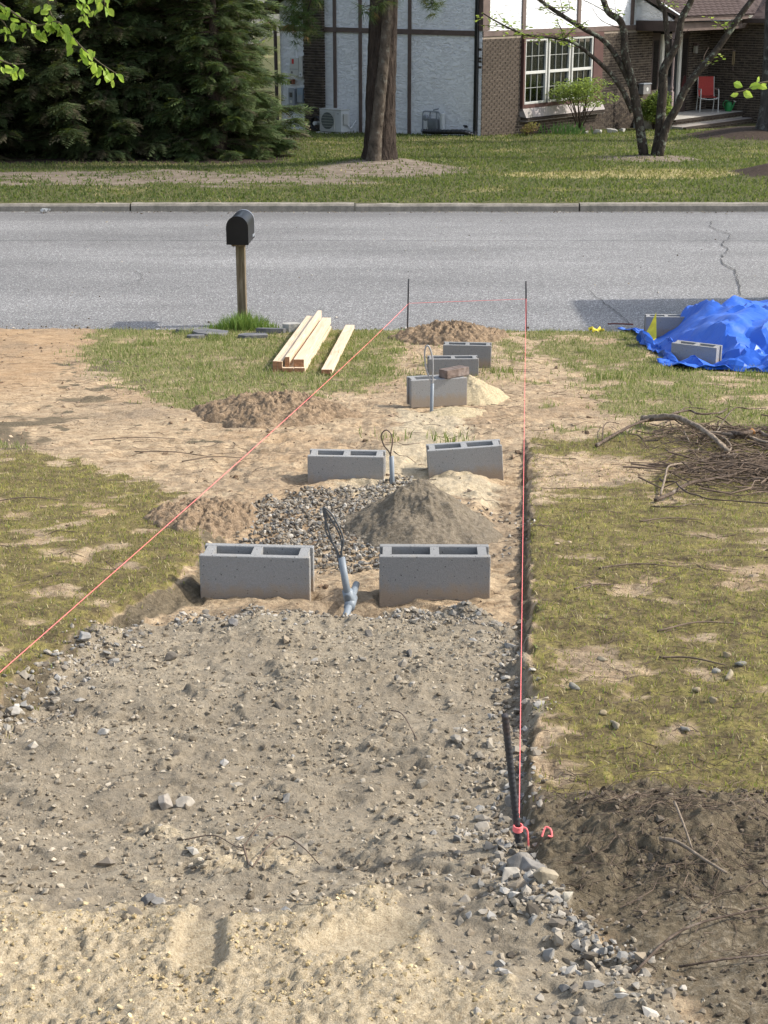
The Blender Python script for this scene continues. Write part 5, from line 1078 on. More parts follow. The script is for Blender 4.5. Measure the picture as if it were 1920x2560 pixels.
for a, c in zip(main[:-1], main[1:]):
    for t_ in np.linspace(0, 1, 14)[:-1]: seq.append(np.array(a) + (np.array(c) - np.array(a)) * t_ - np.array([0, 0, .03 * 4 * t_ * (1 - t_) * (np.linalg.norm(np.array(c) - np.array(a)) > 5)]))
seq.append(np.array(main[-1])); m.tube(seq, np.interp([q[1] for q in seq], [2.8, 6, 16], [.0010, .0012, .0019]), 6)
T = m.build('string', M_PINK); tag(T, 'bright pink string line stretched round the stakes along the path', 'string')
m = MB()
for k in range(4):
    a = np.linspace(0, 2 * np.pi, 18); m.tube(np.stack([kn[0] + .0002 * k + .0088 * np.cos(a), kn[1] - .002 + .0088 * np.sin(a), kn[2] - .006 + .0032 * k + .001 * np.sin(a)], 1), .0019, 6, False)
m.build('knot', M_PINK, T)
MB().tube(smooth_path([kn + (.008, 0, 0), kn + (.018, -.004, -.003), kn + (.021, -.008, -.022), kn + (.022, -.01, -.05)], 5), .0019, 6).build('tail', M_PINK, T)
gzz = float(yard_z(np.array([.33]), np.array([2.86]))[0])
MB().tube(smooth_path([(.318, 2.85, gzz + .006), (.326, 2.862, gzz + .02), (.336, 2.858, gzz + .018), (.338, 2.848, gzz + .008), (.330, 2.846, gzz + .01)], 5), .0022, 6).build('tail', M_PINK, T)

# ------------------------------------------------------------------ lumber
def lumber_mat():
    b = NB('pine_lumber'); n = b.noise(3.5, 5, .6, b.map((.35, 9, 9)), 1.6); c = b.ramp(n, [(.3, (.50, .36, .225)), (.5, (.60, .465, .32)), (.7, (.68, .56, .41))])
    c = b.mix(b.ramp(b.noise(1.3, 3), [(.55, 0.), (.75, .4)]), c, (.62, .38, .24)); k = b.ramp(b.vor(2.2, co=b.map((1, 5, 5))), [(.03, .8), (.08, 0.)]); c = b.mix(k, c, (.25, .13, .06))
    return b.pbr(c, .7, b.bump(n, .15, .003), 0, .25)
M_LUM = lumber_mat(); M_ENDG = plain('end_grain', (.30, .15, .075), .8, .35, 60)
def board(x0, y0, x1, y1, w_, h, dz0, label, roll=0, dz1=None):
    z0 = gzf(x0, y0) + dz0; z1 = max(gzf(x1, min(y1, 15.9)), .135) + (dz0 if dz1 is None else dz1); a = Vector((x0, y0, z0)); c = Vector((x1, y1, z1)); d = c - a; L = d.length
    o = MB().box(0, L, -w_ / 2, w_ / 2, 0, h, .002).build('lumber_board', M_LUM); e = MB().box(-.002, 0, -w_ / 2 + .001, w_ / 2 - .001, .001, h - .001).build('end_grain', M_ENDG, o)
    o.location = a; o.rotation_euler = (R(roll), -math.asin(d.z / L), math.atan2(d.y, d.x)); return tag(o, label, 'lumber', 'new pine boards on the grass')
LX0, LX1 = -.86, -.755; LYa, LYb = 12.62, 16.2
board(LX0 - .019, LYa, LX1 - .019, LYb, .038, .089, 0, 'leftmost pine board of the stack, set on edge')
board(LX0 + .020, LYa, LX1 + .020, LYb, .037, .087, .0, 'second pine board on edge, against the leftmost one')
board(LX0 + .085, LYa - .03, LX1 + .085, LYb - .2, .088, .037, .0, 'flat pine board under the small upright one')
board(LX0 + .078, LYa + .03, LX1 + .090, LYb + .12, .038, .082, .039, 'upright pine board resting on a flat one')
board(LX0 + .178, LYa - .03, LX1 + .178, LYb - .25, .088, .038, 0, 'flat pine board at the bottom right of the stack')
board(LX0 + .170, LYa + .03, LX1 + .172, LYb - .15, .086, .062, .040, 'thick pine board on top with orange end grain')
board(-.455, 12.42, -.34, 15.75, .088, .036, .012, 'single pine board lying apart on the grass by the string', 0, .03)

# ------------------------------------------------------------------ mailbox, flagstones, small litter
mz = float(gzf(-1.46, 15.9)) - .02
T = empty('mailbox', (-1.462, 16.32, .12), R(-3), 'black mailbox with arched top on a weathered wooden post', 'mailbox')
b = NB('weathered_post_wood'); n = b.noise(10, 6, .65, b.map((4, 4, .35)), .5); M_POST = b.pbr(b.mix(b.ramp(b.noise(3, 4), [(.5, 0.), (.7, .5)]), b.ramp(n, [(.3, (.075, .055, .032)), (.55, (.16, .125, .08)), (.75, (.25, .21, .15))]), (.10, .105, .05)), .9, b.bump(n, .6, .01), 0, .15)
MB().box(-.045, .045, -.045, .045, -.15, .87, .004).build('post', M_POST, T)
b = NB('black_enamel'); M_ENAM = b.pbr(b.ramp(b.noise(5, 4), [(.3, (.006, .006, .007)), (.7, (.011, .011, .012))]), .4, b.bump(b.noise(12, 3), .08, .01), 0, .25)
def arch(w_, h, n=14): 
    r = w_ / 2; return [(-r, 0), (r, 0)] + [(r * math.cos(a), h - r + r * math.sin(a)) for a in np.linspace(0, math.pi, n)]
MB().prism(arch(.215, .282), 1, -.2, .28).build('body', M_ENAM, T, True).location = (0, 0, .875)
MB().prism(arch(.223, .287), 1, -.212, -.198).build('back_panel', M_ENAM, T, True).location = (0, 0, .873)
MB().prism(arch(.224, .289), 1, .272, .292).build('door', plain('bright_steel', (.45, .46, .48), .35, .1, 6, metal=.6), T, True).location = (0, 0, .872)
MB().box(-.07, .07, -.16, .2, .85, .874, .002).build('mounting_board', M_POST, T); MB().box(.1085, .112, .12, .26, .90, .925).build('flag', M_GREY, T)
for x in (-.05, .09): MB().tube([(x, -.14, .84), (x, -.14, .875)], .006, 6).build('bolt', M_GREY, T)
M_SLATE = plain('grey_slate', (.12, .12, .122), .85, .3, 8, bump=.5, bscale=20, bd=.015, dirt=(.26, .23, .18))
def slab(x, y, w_, d, h, yaw, label, mat=None, tilt=0):
    w_ *= .8; d *= .8; h *= .7
    r = random.Random(int(x * 1000)); n = 9; poly = []
    for i in range(n):
        a = 2 * math.pi * i / n; k = r.uniform(.8, 1.05) / max(abs(math.cos(a)), abs(math.sin(a))) ** .75; poly.append((w_ / 2 * k * math.cos(a), d / 2 * k * math.sin(a)))
    o = MB().prism(poly, 2, -.03, h).build('flagstone', mat or M_SLATE); o.location = (x, y, gzf(x, min(y, 15.8)) + .012); o.rotation_euler = (R(-5 + tilt), R(tilt), R(yaw)); return tag(o, label, 'flagstone', 'flat stones round the mailbox')
slab(-2.0, 15.75, .20, .26, .03, 5, 'small slate slab at the left of the mailbox grass'); slab(-1.71, 15.45, .42, .35, .035, -8, 'largest slate slab in front of the mailbox', tilt=3); slab(-1.83, 15.28, .22, .18, .02, 12, 'thin slate slab below the largest one'); slab(-1.27, 15.28, .36, .30, .03, 6, 'pale flat slab right of the mailbox post')
slab(-1.12, 15.62, .40, .12, .05, -4, 'dark slab behind the grass right of the mailbox'); slab(-.93, 15.72, .22, .24, .10, 20, 'white rough stone beside the lumber stack', M_WROCK)

X = RNG.normal(-1.42, .19, 1500); Y = RNG.normal(15.95, .10, 1500); k = Y < 16.2; X, Y = X[k], Y[k]
blades('tall_grass', yardpos(X, np.minimum(Y, 15.95)) + np.stack([0 * X, np.maximum(Y - 15.95, 0), 0 * X], 1), RNG.uniform(.07, .22, len(X)) * np.exp(-((X + 1.42) / .35) ** 2), RNG.uniform(.005, .009, len(X)), RNG.uniform(.1, .6, len(X)), pal(len(X), [(.06, .12, .02), (.10, .17, .035), (.15, .21, .05)], (3, 3, 2)), 'tall green grass round the mailbox post', 'grass')
for k, (x, y, n) in enumerate([(-1.9, 15.6, 200), (-1.62, 15.12, 200), (2.95, 12.35, 130), (1.72, 12.2, 160), (.38, 9.15, 60), (.05, 9.3, 40), (-2.2, 14.6, 160), (.95, 12.6, 110), (.0, 12.6, 130), (-.25, 13.5, 120)]):
    X = RNG.normal(x, .09, n); Y = RNG.normal(y, .09, n)
    blades('grass_tuft', yardpos(X, Y), RNG.uniform(.03, .09, n), RNG.uniform(.004, .008, n), RNG.uniform(.1, .7, n), pal(n, GREENS, (3, 3, 2, 1)), 'green grass tuft', 'grass')
def scrap(name, x, y, z, s, mat, label, cat, yaw=0, h=.03):
    n = 5; r = random.Random(int(x * 100)); v = []; f = []
    for i in range(n):
        for j in range(n): v.append(((i / (n - 1) - .5) * s[0], (j / (n - 1) - .5) * s[1], h * abs(math.sin(i * 1.7 + j)) * r.uniform(.4, 1)))
    f = [(i * n + j, (i + 1) * n + j, (i + 1) * n + j + 1, i * n + j + 1) for i in range(n - 1) for j in range(n - 1)]
    o = mk(name, v, f, mat); o.location = (x, y, z); o.rotation_euler.z = yaw; q = o.modifiers.new('thick', 'SOLIDIFY'); q.thickness = .002; return tag(o, label, cat)
M_YEL = plain('yellow_film', (.75, .60, .04), .5, .15, 20, bump=.2, dirt=(.5, .38, .05))
scrap('yellow_scrap', 2.12, 15.72, gzf(2.12, 15.72) + .01, (.13, .12), M_YEL, 'crumpled yellow scrap on the grass by the road', 'litter', .3, .05)
scrap('paper_scrap', -5.42, 25.82, float(road_z(-5, 25.8)) + .012, (.14, .1), M_WHITE, 'white paper scrap in the gutter at left', 'litter', .5, .07)
o = MB().tube(smooth_path([(2.3, 16.22, .165), (2.42, 16.2, .17), (2.56, 16.19, .165)], 4), .008, 6).build('stick', plain('red_brown_stick', (.13, .05, .04), .8)); tag(o, 'short red brown stick lying on the road edge', 'stick')

# ------------------------------------------------------------------ blue tarp over a pile
def tarp():
    nx_, ny_ = 80, 84; U_, W_ = np.meshgrid(np.linspace(0, 1, nx_) ** 1.15, np.linspace(0, 1, ny_)); jr = np.random.default_rng(6); U_ = np.clip(U_ + jr.uniform(-.004, .004, U_.shape), 0, 1); W_ = np.clip(W_ + jr.uniform(-.004, .004, W_.shape), 0, 1); X = 2.38 + U_ * 3.2; Y = 12.45 + W_ * 3.5
    wob = .18 * fbm(U_ * 0 + W_ * 5, W_ * 3, 3, 5); X = X + (1 - U_) ** 3 * wob + .05 * fbm(W_ * 9, U_ * 9, 2, 6); Y = Y + (1 - W_) ** 4 * (.15 * fbm(U_ * 7, U_ * 2, 3, 9) + .22 * (1 - sm(U_, 0, .30)) * 0 + .30 * sm(.28 - U_, 0, .28))
    d1 = sm(X - 2.50 - .25 * np.abs(W_ - .55), 0, .48); d2 = sm(Y - 12.72, 0, .95) * (1 - sm(Y, 15.0, 15.9))
    plate = .29 + .04 * fbm(X * 2.2, Y * 2.2, 3, 31) + .055 * sm(X, 2.9, 3.6)
    knob = .085 * np.exp(-(((X - 2.93) / .20) ** 2 + ((Y - 14.55) / .34) ** 2)) + .05 * np.exp(-(((X - 3.15) / .3) ** 2 + ((Y - 13.9) / .3) ** 2))
    h = d1 * d2 * plate + knob * d1
    slopeness = d2 * (1 - d2) * 4
    diag = (X * .9 + (Y - 13) * .55); fold = 1 - np.abs(((diag * 7 + 1.4 * fbm(X * 2, Y * 2, 2, 8)) % 1) * 2 - 1)
    rq = np.random.default_rng(3); cr = 0; wx_ = X + .10 * fbm(X * 2.5, Y * 2.5, 2, 61); wy_ = Y + .10 * fbm(X * 2.5, Y * 2.5, 2, 62)
    for fq, am in ((2.1, .05), (3.3, .038), (4.7, .022)):
        a_ = rq.uniform(0, 3.14); ph = (math.cos(a_) * wx_ + math.sin(a_) * wy_) * fq + rq.uniform(0, 9) + .25 * perlin(wx_ * 3, wy_ * 3, int(fq * 10)); cr = cr + am * (1 - 2 * np.abs((ph % 1) * 2 - 1)) * sm(perlin(X * 1.5 + fq, Y * 1.5, 7), -.35, .3)
    h = h + .055 * slopeness * (fold - .5) * d1 + cr * (.45 + .55 * d1) + .002 * jr.normal(size=X.shape) * (.4 + slopeness)
    rim = np.exp(-U_ / .05) + np.exp(-W_ / .05); h = h + .035 * rim * np.abs(fbm(X * 6, Y * 6, 2, 46)) * 2 + .018
    z = np.where(Y < 15.85, yard_z(X, np.minimum(Y, 15.85), False), .15) + np.maximum(h, .012)
    i = np.arange(X.size).reshape(X.shape); q_ = gq(i); alt = jr.uniform(0, 1, len(q_)) < .5
    tri = np.concatenate([np.where(alt[:, None], q_[:, [0, 1, 2]], q_[:, [0, 1, 3]]), np.where(alt[:, None], q_[:, [0, 2, 3]], q_[:, [1, 2, 3]])]); return np.stack([X, Y, z], -1).reshape(-1, 3), tri
b = NB('blue_tarp'); M_TARP = b.pbr(b.mix(b.ramp(b.noise(3, 5), [(.4, 0.), (.8, .35)]), (.02, .105, .49), (.05, .18, .60)), .42, b.bump(b.noise(160, 2), .15, .002, b.bump(b.ramp(b.vor(9, 'DISTANCE_TO_EDGE', b.map((1, 1, 1))), [(0., 0.), (.12, 1.)]), .12, .010)), 0, .4)
v, f = tarp(); T = mk('tarp', v, f, M_TARP, None, True); T.data.set_sharp_from_angle(angle=R(26)); q = T.modifiers.new('thick', 'SOLIDIFY'); q.thickness = .003; tag(T, 'crumpled bright blue tarp draped over a pile at the roadside', 'tarp')
# a loose flap turned up in front of the block, and the yellow corner
def flap(pts, mat, name, w_=.16):
    p = smooth_path(pts, 6); V = []; F = []; n = 7
    for i, c in enumerate(p):
        for j in range(n):
            t_ = j / (n - 1); V.append((c[0] + .02 * math.sin(i * 1.3 + j), c[1] - .06 + .14 * t_ + .02 * math.sin(i * .9), c[2] + .02 + w_ * math.sin(t_ * math.pi) * (.55 + .35 * math.sin(i * .8)) ))
    F = [(i * n + j, i * n + j + 1, (i + 1) * n + j + 1, (i + 1) * n + j) for i in range(len(p) - 1) for j in range(n - 1)]
    return mk(name, V, F, mat, T, False)
def gl(l): return [(x, y, gzf(x, y)) for x, y in l]
flap(gl([(2.36, 13.35), (2.45, 12.98), (2.62, 12.80), (2.85, 12.68), (3.1, 12.60), (3.4, 12.5)]), M_TARP, 'fold', .10)
flap(gl([(2.36, 14.55), (2.46, 14.2), (2.58, 13.85), (2.6, 13.6)]), M_TARP, 'fold', .14)
zz = gzf(2.44, 14.7); MB().add([(2.385, 14.62, zz + .02), (2.53, 14.60, zz + .07), (2.525, 14.66, zz + .30), (2.47, 14.64, zz + .18), (2.39, 14.61, zz + .02), (2.50, 14.575, zz + .05)], [(0, 5, 1, 3), (3, 1, 2)]).build('yellow_corner', M_YEL, T)

# ------------------------------------------------------------------ pulled roots and branches at the right
BRS = [([(1.652, 9.875), (1.683, 9.733), (1.747, 9.642), (1.807, 9.531), (1.838, 9.349), (1.878, 9.096), (1.901, 8.782), (1.92, 8.559)], .022, 'thickest pale barked root slanting across the branch heap', .09),
 ([(1.226, 8.893), (1.291, 9.015), (1.415, 9.268), (1.545, 9.531), (1.666, 9.713), (1.733, 9.713), (1.891, 9.997), (1.996, 10.118), (2.039, 10.017), (2.196, 10.148), (2.319, 10.462)], .010, 'long root reaching left out of the branch heap', .06),
 ([(1.789, 9.804), (1.923, 10.098), (2.026, 10.351), (2.178, 10.402)], .005, 'thin twig at the back of the branch heap', .05), ([(1.887, 9.268), (1.961, 9.197), (2.032, 9.055), (2.126, 8.974), (2.208, 8.853), (2.5, 8.8)], .015, 'thick brown root lying right of the pale one', .05),
 ([(2.078, 9.268), (2.057, 9.055), (2.08, 8.934), (2.194, 9.055), (2.237, 8.974), (2.5, 8.95)], .017, 'bent stub with orange broken end at the right of the heap', .08), ([(1.982, 9.268), (1.972, 9.096), (1.979, 8.893), (1.956, 8.67), (1.853, 8.377)], .008, 'forked root below the thick pale one', .05),
 ([(2.003, 9.308), (2.136, 9.663), (2.268, 9.997), (2.368, 10.047), (2.562, 10.402)], .005, 'dark thin branch rising to the right of the heap', .10), ([(1.582, 8.103), (1.686, 8.235), (1.792, 8.336), (1.903, 8.397), (2.008, 8.448), (2.124, 8.498), (2.4, 8.5)], .007, 'straight branch in the lower half of the heap', .05),
 ([(1.273, 7.141), (1.371, 7.271), (1.459, 7.442), (1.528, 7.532), (1.613, 7.591), (1.749, 7.732), (1.898, 7.962), (2.023, 8.073), (2.3, 8.2)], .009, 'long branch along the front of the heap', .04), ([(1.405, 7.792), (1.397, 7.622), (1.437, 7.552), (1.425, 7.341), (1.43, 7.181), (1.47, 7.131), (1.53, 7.081), (1.8, 7.05)], .0055, 'dark crooked twig at the front left of the heap', .05),
 ([(1.321, 7.271), (1.417, 7.702), (1.486, 8.002), (1.571, 8.134), (1.666, 8.306)], .006, 'pale crooked twig standing at the left of the heap', .05), ([(1.228, 6.991), (1.288, 6.941), (1.346, 6.941), (1.419, 7.021), (1.504, 7.051)], .004, 'thin twig lying before the heap', .015), ([(1.625, 7.922), (1.752, 8.002), (1.879, 8.073), (1.983, 8.235)], .005, 'short branch in the middle front of the heap', .06),
 ([(1.723, 8.67), (1.749, 8.589), (1.791, 8.741)], .006, 'pale hooked twig in the middle of the heap', .05), ([(1.426, 8.174), (1.493, 8.306), (1.515, 8.235), (1.556, 8.336)], .005, 'short knotty twig left of the heap', .03), ([(1.295, 9.136), (1.355, 9.531), (1.419, 9.754), (1.493, 9.804)], .004, 'thin bent rootlet at the left end', .04), ([(1.826, 9.389), (1.786, 9.136), (1.78, 8.974)], .006, 'side shoot hanging from the thick pale root', .05)]
M_ROOT = barkmat('root_bark', (.10, .075, .057), 40, (1, 1, 1), .006, (.26, .22, .18)); M_ROOTP = barkmat('pale_root', (.22, .175, .13), 40, (1, 1, 1), .006)
M_BREAK = plain('fresh_wood', (.5, .24, .08), .7)
for i, (l, r, lab, h) in enumerate(BRS):
    p = np.array([(x, y, gzf(x, y) + r + h * math.sin(math.pi * (k + .5) / len(l)) * .8) for k, (x, y) in enumerate(l)]); p = smooth_path(p, 5); n = len(p)
    rr = np.linspace(r, r * .55, n) * (1 + .25 * fbm(np.arange(n) * .45, np.full(n, i * 3.), 2, i)); v, f = tube(p, rr, 9)
    o = mk('root_branch', v + .12 * r * RNG.normal(size=v.shape), f, M_ROOTP if 'pale' in lab else M_ROOT, None, True); tag(o, lab, 'branch', 'pulled roots and branches at the right')
    if 'stub' in lab: mk('broken_end', RT1[0] * .022 + p[len(p) // 2], RF1, M_BREAK, o)
def twigs(name, X, Y, L, r, mat, label, cat, lift=.02, zf=None):
    N = len(X); n = 5; A = RNG.uniform(0, 2 * np.pi, N)[:, None]; k = RNG.uniform(-.9, .9, N)[:, None]; t_ = np.linspace(-.5, .5, n)[None]
    aa = A + k * t_ + .25 * RNG.normal(size=(N, n)); px = X[:, None] + np.cos(aa) * L[:, None] * t_; py = Y[:, None] + np.sin(aa) * L[:, None] * t_
    pz = yard_z(px, py) + r[:, None] + lift * RNG.uniform(0, 1, (N, n)) * RNG.uniform(0, 1, (N, 1))
    C_ = np.stack([px, py, pz], -1); d = np.gradient(C_, axis=1); d /= np.linalg.norm(d, axis=2, keepdims=True) + 1e-9
    u = np.cross(d, [0, 0, 1.]); u /= np.linalg.norm(u, axis=2, keepdims=True) + 1e-9; w_ = np.cross(u, d); rr = (r[:, None] * np.linspace(1, .5, n)[None])[..., None]
    V_ = np.stack([C_ + rr * (math.cos(q) * u + math.sin(q) * w_) for q in (math.pi / 2, math.pi * 7 / 6, math.pi * 11 / 6)], 2).reshape(N, n * 3, 3)
    F_ = np.array([(i * 3 + j, i * 3 + (j + 1) % 3, i * 3 + 3 + (j + 1) % 3, i * 3 + 3 + j) for i in range(n - 1) for j in range(3)])
    F_ = (F_[None] + (np.arange(N) * n * 3)[:, None, None]).reshape(-1, 4)
    return tag(mk(name, V_.reshape(-1, 3), F_, mat, None, True), label, cat, kind='stuff')
M_BRUSH = plain('brush_twig', (.125, .09, .063), .95, .45, 30)
M_FTWIG = plain('dry_twig', (.13, .095, .068), .95, .35, 30)
n = 620; X = np.concatenate([RNG.normal(2.0, .32, n), RNG.normal(2.1, .4, n // 2)]); Y = np.concatenate([RNG.normal(8.0, .36, n), RNG.normal(9.25, .3, n // 2)]); k = (X > 1.5 + .12 * RNG.normal(size=len(X))) & (Y < 9.7) & (Y > 7.2); X, Y = X[k], Y[k]
twigs('brush', X, Y, RNG.uniform(.12, .6, len(X)), RNG.gamma(2, .0013, len(X)).clip(.0012, .007), M_BRUSH, 'tangle of fine roots and twigs in the branch heap', 'twigs', .09)
n = 1500; X = RNG.uniform(-4, 4, n); Y = RNG.uniform(5.3, 14, n); k = (np.abs(X) < .27 * Y + .2) & (fbm(X * .9, Y * .9, 3, 23) > -.1); X, Y = X[k], Y[k]
twigs('fallen_twigs', X, Y, RNG.uniform(.05, .28, len(X)), RNG.uniform(.001, .0026, len(X)), M_FTWIG, 'thin dry twigs strewn over the bare ground and moss', 'twigs', .008)
n = 380; X = RNG.normal(.6, .17, n); Y = RNG.normal(2.85, .25, n); k = X > .33; X, Y = X[k], Y[k]
twigs('rootlets', X, Y, RNG.uniform(.03, .16, len(X)), RNG.uniform(.0005, .0014, len(X)), M_FTWIG, 'fine dark rootlets in the dug soil', 'roots', .02)
n = 900; X = RNG.uniform(.3, 1.4, n); Y = RNG.uniform(3.1, 6, n); k = X > xr(Y) + .03; X, Y = X[k], Y[k]
twigs('dry_needles', X, Y, RNG.uniform(.02, .12, len(X)), RNG.uniform(.0005, .0013, len(X)), M_FTWIG, 'dry needles and stems on the mossy ground', 'litter', .006)
def twig1(l, r, lab, mat=M_FTWIG):
    z = [float(yard_z(np.array([x]), np.array([y]))[0]) for x, y, _ in l]; p = smooth_path([(x, y, zz + h) for (x, y, h), zz in zip(l, z)], 5); v, f = tube(p, np.linspace(r, r * .6, len(p)), 7); return tag(mk('twig', v, f, mat, None, True), lab, 'twig', 'single twigs on the ground')
twig1([(.02, 4.003, .008), (.05, 3.85, .03), (.083, 3.66, .006)], .0022, 'thin twig standing out of the middle of the gravel')
twig1([(-.43, 3.01, .004), (-.362, 3.0, .01), (-.31, 2.92, .012), (-.275, 2.9, .01)], .0016, 'twig at left of the crossing twigs near the sand'); twig1([(-.29, 2.905, .02), (-.25, 3.02, .05), (-.216, 3.13, .02)], .0018, 'twig rising to the right from the crossing'); twig1([(-.29, 2.91, .02), (-.275, 2.85, .01), (-.262, 2.80, .006)], .0024, 'short thick twig below the crossing'); twig1([(-.262, 2.80, .006), (-.235, 2.88, .03), (-.21, 2.95, .03), (-.17, 2.90, .02), (-.13, 2.84, .006)], .002, 'arched twig right of the crossing')
twig1([(.53, 2.72, .03), (.56, 2.70, .03), (.60, 2.64, .03), (.635, 2.60, .02)], .0045, 'reddish forked root on the dug soil', M_ROOTP); twig1([(.57, 2.80, .05), (.578, 2.74, .04), (.585, 2.68, .03)], .003, 'upright prong of the reddish root', M_ROOTP)
twig1([(.42, 2.30, .01), (.52, 2.42, .02), (.66, 2.50, .02), (.85, 2.56, .02)], .0028, 'long curved rootlet across the dark soil', M_ROOT); twig1([(.50, 2.33, .01), (.6, 2.34, .015), (.72, 2.36, .01), (.9, 2.34, .01)], .0022, 'straight rootlet near the lower right corner', M_ROOT)
for i, (x, y, a, L) in enumerate([(-1.5, 9.2, .2, .5), (-1.2, 8.7, -.2, .45), (-.95, 8.5, .4, .35), (-1.7, 7.2, .1, .35), (.95, 5.6, .1, .3), (1.25, 6.6, .3, .3), (.75, 5.3, .5, .18), (1.0, 4.7, .35, .3), (.9, 4.3, -.5, .2)]):
    twig1([(x - L / 2 * math.cos(a), y - L / 2 * math.sin(a), .006), (x, y + .03, .015), (x + L / 2 * math.cos(a), y + L / 2 * math.sin(a), .006)], .0035, ['dark stick on sand left of the dirt heap', 'second dark stick on the sandy ground', 'stick nearest the middle block on sand', 'stick in the left moss', 'brown stick on the right moss', 'stick near the branch heap on moss', 'pale short stick beside the trench', 'long stick in the middle of the right moss', 'stick near the yellow pebbles'][i])

# ------------------------------------------------------------------ two young linden trees beside the camera whose twigs hang into view
M_TWG = plain('young_twig', (.11, .09, .05), .8, .2, 30); LIME = [(.20, .33, .035), (.26, .40, .05), (.32, .44, .07)]
def linden(loc, sprays, label, crown, seed, trunk_pts):
    T = empty('linden_tree', loc, 0, label, 'tree', 'leafy trees hanging into the picture from the sides'); L = np.array(loc); r = np.random.default_rng(seed)
    trunk(trunk_pts, [.075, .065, .05, .02], 12, 6, .04, 'trunk', M_STEMB, T); P = []; Yw = []
    for pts, n, drop in sprays:
        p = smooth_path([np.array(q) - L for q in pts], 6); v, f = tube(p, np.linspace(.006, .0014, len(p)), 6); mk('twig', v, f, M_TWG, T, True)
        for i in range(n):
            q = p[int((.0 + i / n) * (len(p) - 1))]; P.append(q + r.normal(0, .012, 3) - np.array([0, 0, r.uniform(0, drop)])); Yw.append(r.uniform(0, 6.28))
    if P:
      rot = rotmats(np.array(Yw), r.uniform(-.9, .9, len(P)), r.uniform(.4, 1.5, len(P)))
      v, f, c = scatter(LT, LF, np.array(P), r.uniform(.030, .052, len(P)), rot, np.array(LIME)[r.integers(0, 3, len(P))] * r.uniform(.8, 1.15, (len(P), 1))); mk('hanging_leaves', v, f, M_LEAF, T, col=c)
    br = []; Q = []
    for k in range(crown[0]):
        a = k * 2.4 + seed; h = crown[1] + (crown[2] - crown[1]) * k / crown[0]; Lr = crown[3] * r.uniform(.5, 1.1); e = np.array([math.cos(a) * Lr, math.sin(a) * Lr, h + .5]); s = np.array(trunk_pts[2]) * (h / trunk_pts[2][2]); s[2] = h - .3
        e = e + np.array([s[0], s[1], 0]); q = smooth_path([s, (s + e) / 2 + r.normal(0, .1, 3), e], 5); v, f = tube(q, np.linspace(.022, .004, len(q)), 5); mk('limb', v, f, M_STEMB, T)
        for j in range(crown[4]): Q.append(q[int(r.uniform(.25, 1) * (len(q) - 1))] + r.normal(0, .28, 3))
    leaves(Q, .055, LIME, 'crown', T, (-.2, 1.4), seed=seed)
    return T
linden((-2.9, 6.7, 1.25), [([(-2.6, 6.6, 3.55), (-1.9, 6.5, 3.56), (-1.551, 6.5, 3.49), (-1.487, 6.5, 3.452), (-1.401, 6.5, 3.394), (-1.345, 6.5, 3.371), (-1.276, 6.5, 3.385), (-1.242, 6.5, 3.362), (-1.183, 6.5, 3.293), (-1.114, 6.5, 3.232), (-1.044, 6.5, 3.186)], 120, .035),
    ([(-1.7, 6.5, 3.75), (-1.38, 6.5, 3.60), (-1.311, 6.5, 3.529), (-1.296, 6.5, 3.426), (-1.276, 6.5, 3.388)], 34, .03), ([(-1.6, 6.5, 3.72), (-1.3, 6.5, 3.62), (-1.2, 6.5, 3.53), (-1.165, 6.5, 3.46), (-1.178, 6.5, 3.39)], 40, .03), ([(-1.5, 6.5, 3.66), (-1.25, 6.5, 3.56), (-1.10, 6.5, 3.49), (-1.08, 6.5, 3.44)], 26, .03), ([(-2.2, 6.4, 3.45), (-1.7, 6.3, 3.31), (-1.543, 6.3, 3.267), (-1.457, 6.3, 3.25), (-1.414, 6.3, 3.236), (-1.361, 6.3, 3.237)], 30, .03),
    ([(-2.2, 6.5, 3.55), (-1.65, 6.5, 3.44), (-1.50, 6.5, 3.40), (-1.46, 6.5, 3.35)], 22, .03)],
    'linden at the left with bright green leafy twigs', (12, 2.4, 4.6, 1.0, 60), 3, [(0, 0, -.2), (.05, 0, .8), (.1, 0, 2.0), (.1, 0, 4.6)])
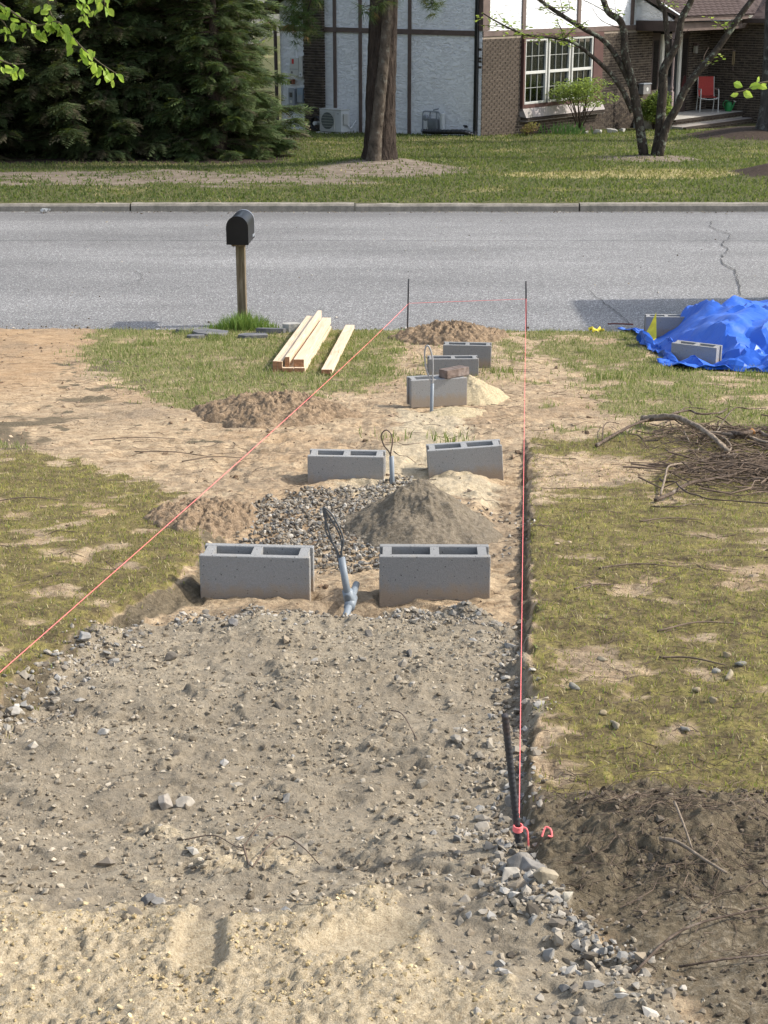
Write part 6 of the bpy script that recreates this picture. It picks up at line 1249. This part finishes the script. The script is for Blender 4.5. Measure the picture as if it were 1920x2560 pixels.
linden((2.9, 1.0, 2.1), [([(2.8, 1.2, 4.1), (2.4, 2.6, 4.0), (1.9, 4.2, 3.6), (1.6, 5, 3.33), (1.30, 5, 3.268), (1.185, 5, 3.252), (1.135, 5, 3.244), (1.095, 5, 3.225), (1.06, 5, 3.217)], 0, .02)], 'linden at the right whose last leaves hang into view', (16, 2.0, 4.4, 1.3, 85), 5, [(0, 0, -.2), (.0, 0, .8), (.05, 0, 1.8), (.1, 0, 4.4)])
TR = bpy.data.objects['linden_tree.001']; q0 = np.array(TR.location[:])
for i, (x, z, s, yw, rl) in enumerate([(1.057, 3.246, .036, 1.7, 1.35), (1.088, 3.219, .038, 4.2, 1.3), (1.075, 3.214, .026, 3.6, .9), (1.105, 3.232, .036, .6, -.9), (1.135, 3.250, .034, .9, -.7), (1.138, 3.240, .032, 4.3, 1.0), (1.158, 3.243, .036, 3.9, 1.2), (1.2, 3.25, .034, 1, 1)]):
    rot = rotmats(np.array([yw]), np.array([1.2 if i % 2 else -1.2]), np.array([rl])); v, f, c = scatter(LT[:1], LF, np.array([[x, 5.0, z]]) - q0, np.array([s]), rot, np.array([LIME[2 if i % 3 else 1]])); mk('leaf', v, f, M_LEAF, TR, col=c)

# ------------------------------------------------------------------ invented trailer just outside the frame, added to cast the shadow on the road
T = empty('shadow_trailer', (4.75, 17.05, .13), 0, 'added white trailer out of view, casting the road shadow beside the tarp', 'trailer')
MB().box(0, 3.4, -.85, .85, .35, 2.35, .06).build('body', M_WHITE, T); MB().box(-.05, 3.45, -.88, .88, .30, .36, .01).build('frame', M_BLACK, T)
for s in (-1, 1):
    w_ = MB().tube([(1.9, s * .80, .3), (1.9, s * .98, .3)], .3, 24).build('wheel', plain('tyre_rubber', (.02, .02, .02), .9), T, True); MB().tube([(1.9, s * .97, .3), (1.9, s * .995, .3)], .16, 16).build('rim', M_LGREY, w_, True)
    MB().prism([(1.5, .55), (2.3, .55), (2.2, .66), (1.6, .66)], 1, s * .86, s * 1.02).build('fender', M_LGREY, T)
MB().tube([(3.4, 0, .34), (4.4, 0, .36)], .04, 8).build('hitch', M_BLACK, T); MB().box(-.012, 0, -.75, .75, .42, 2.25).build('rear_door', M_LGREY, T)
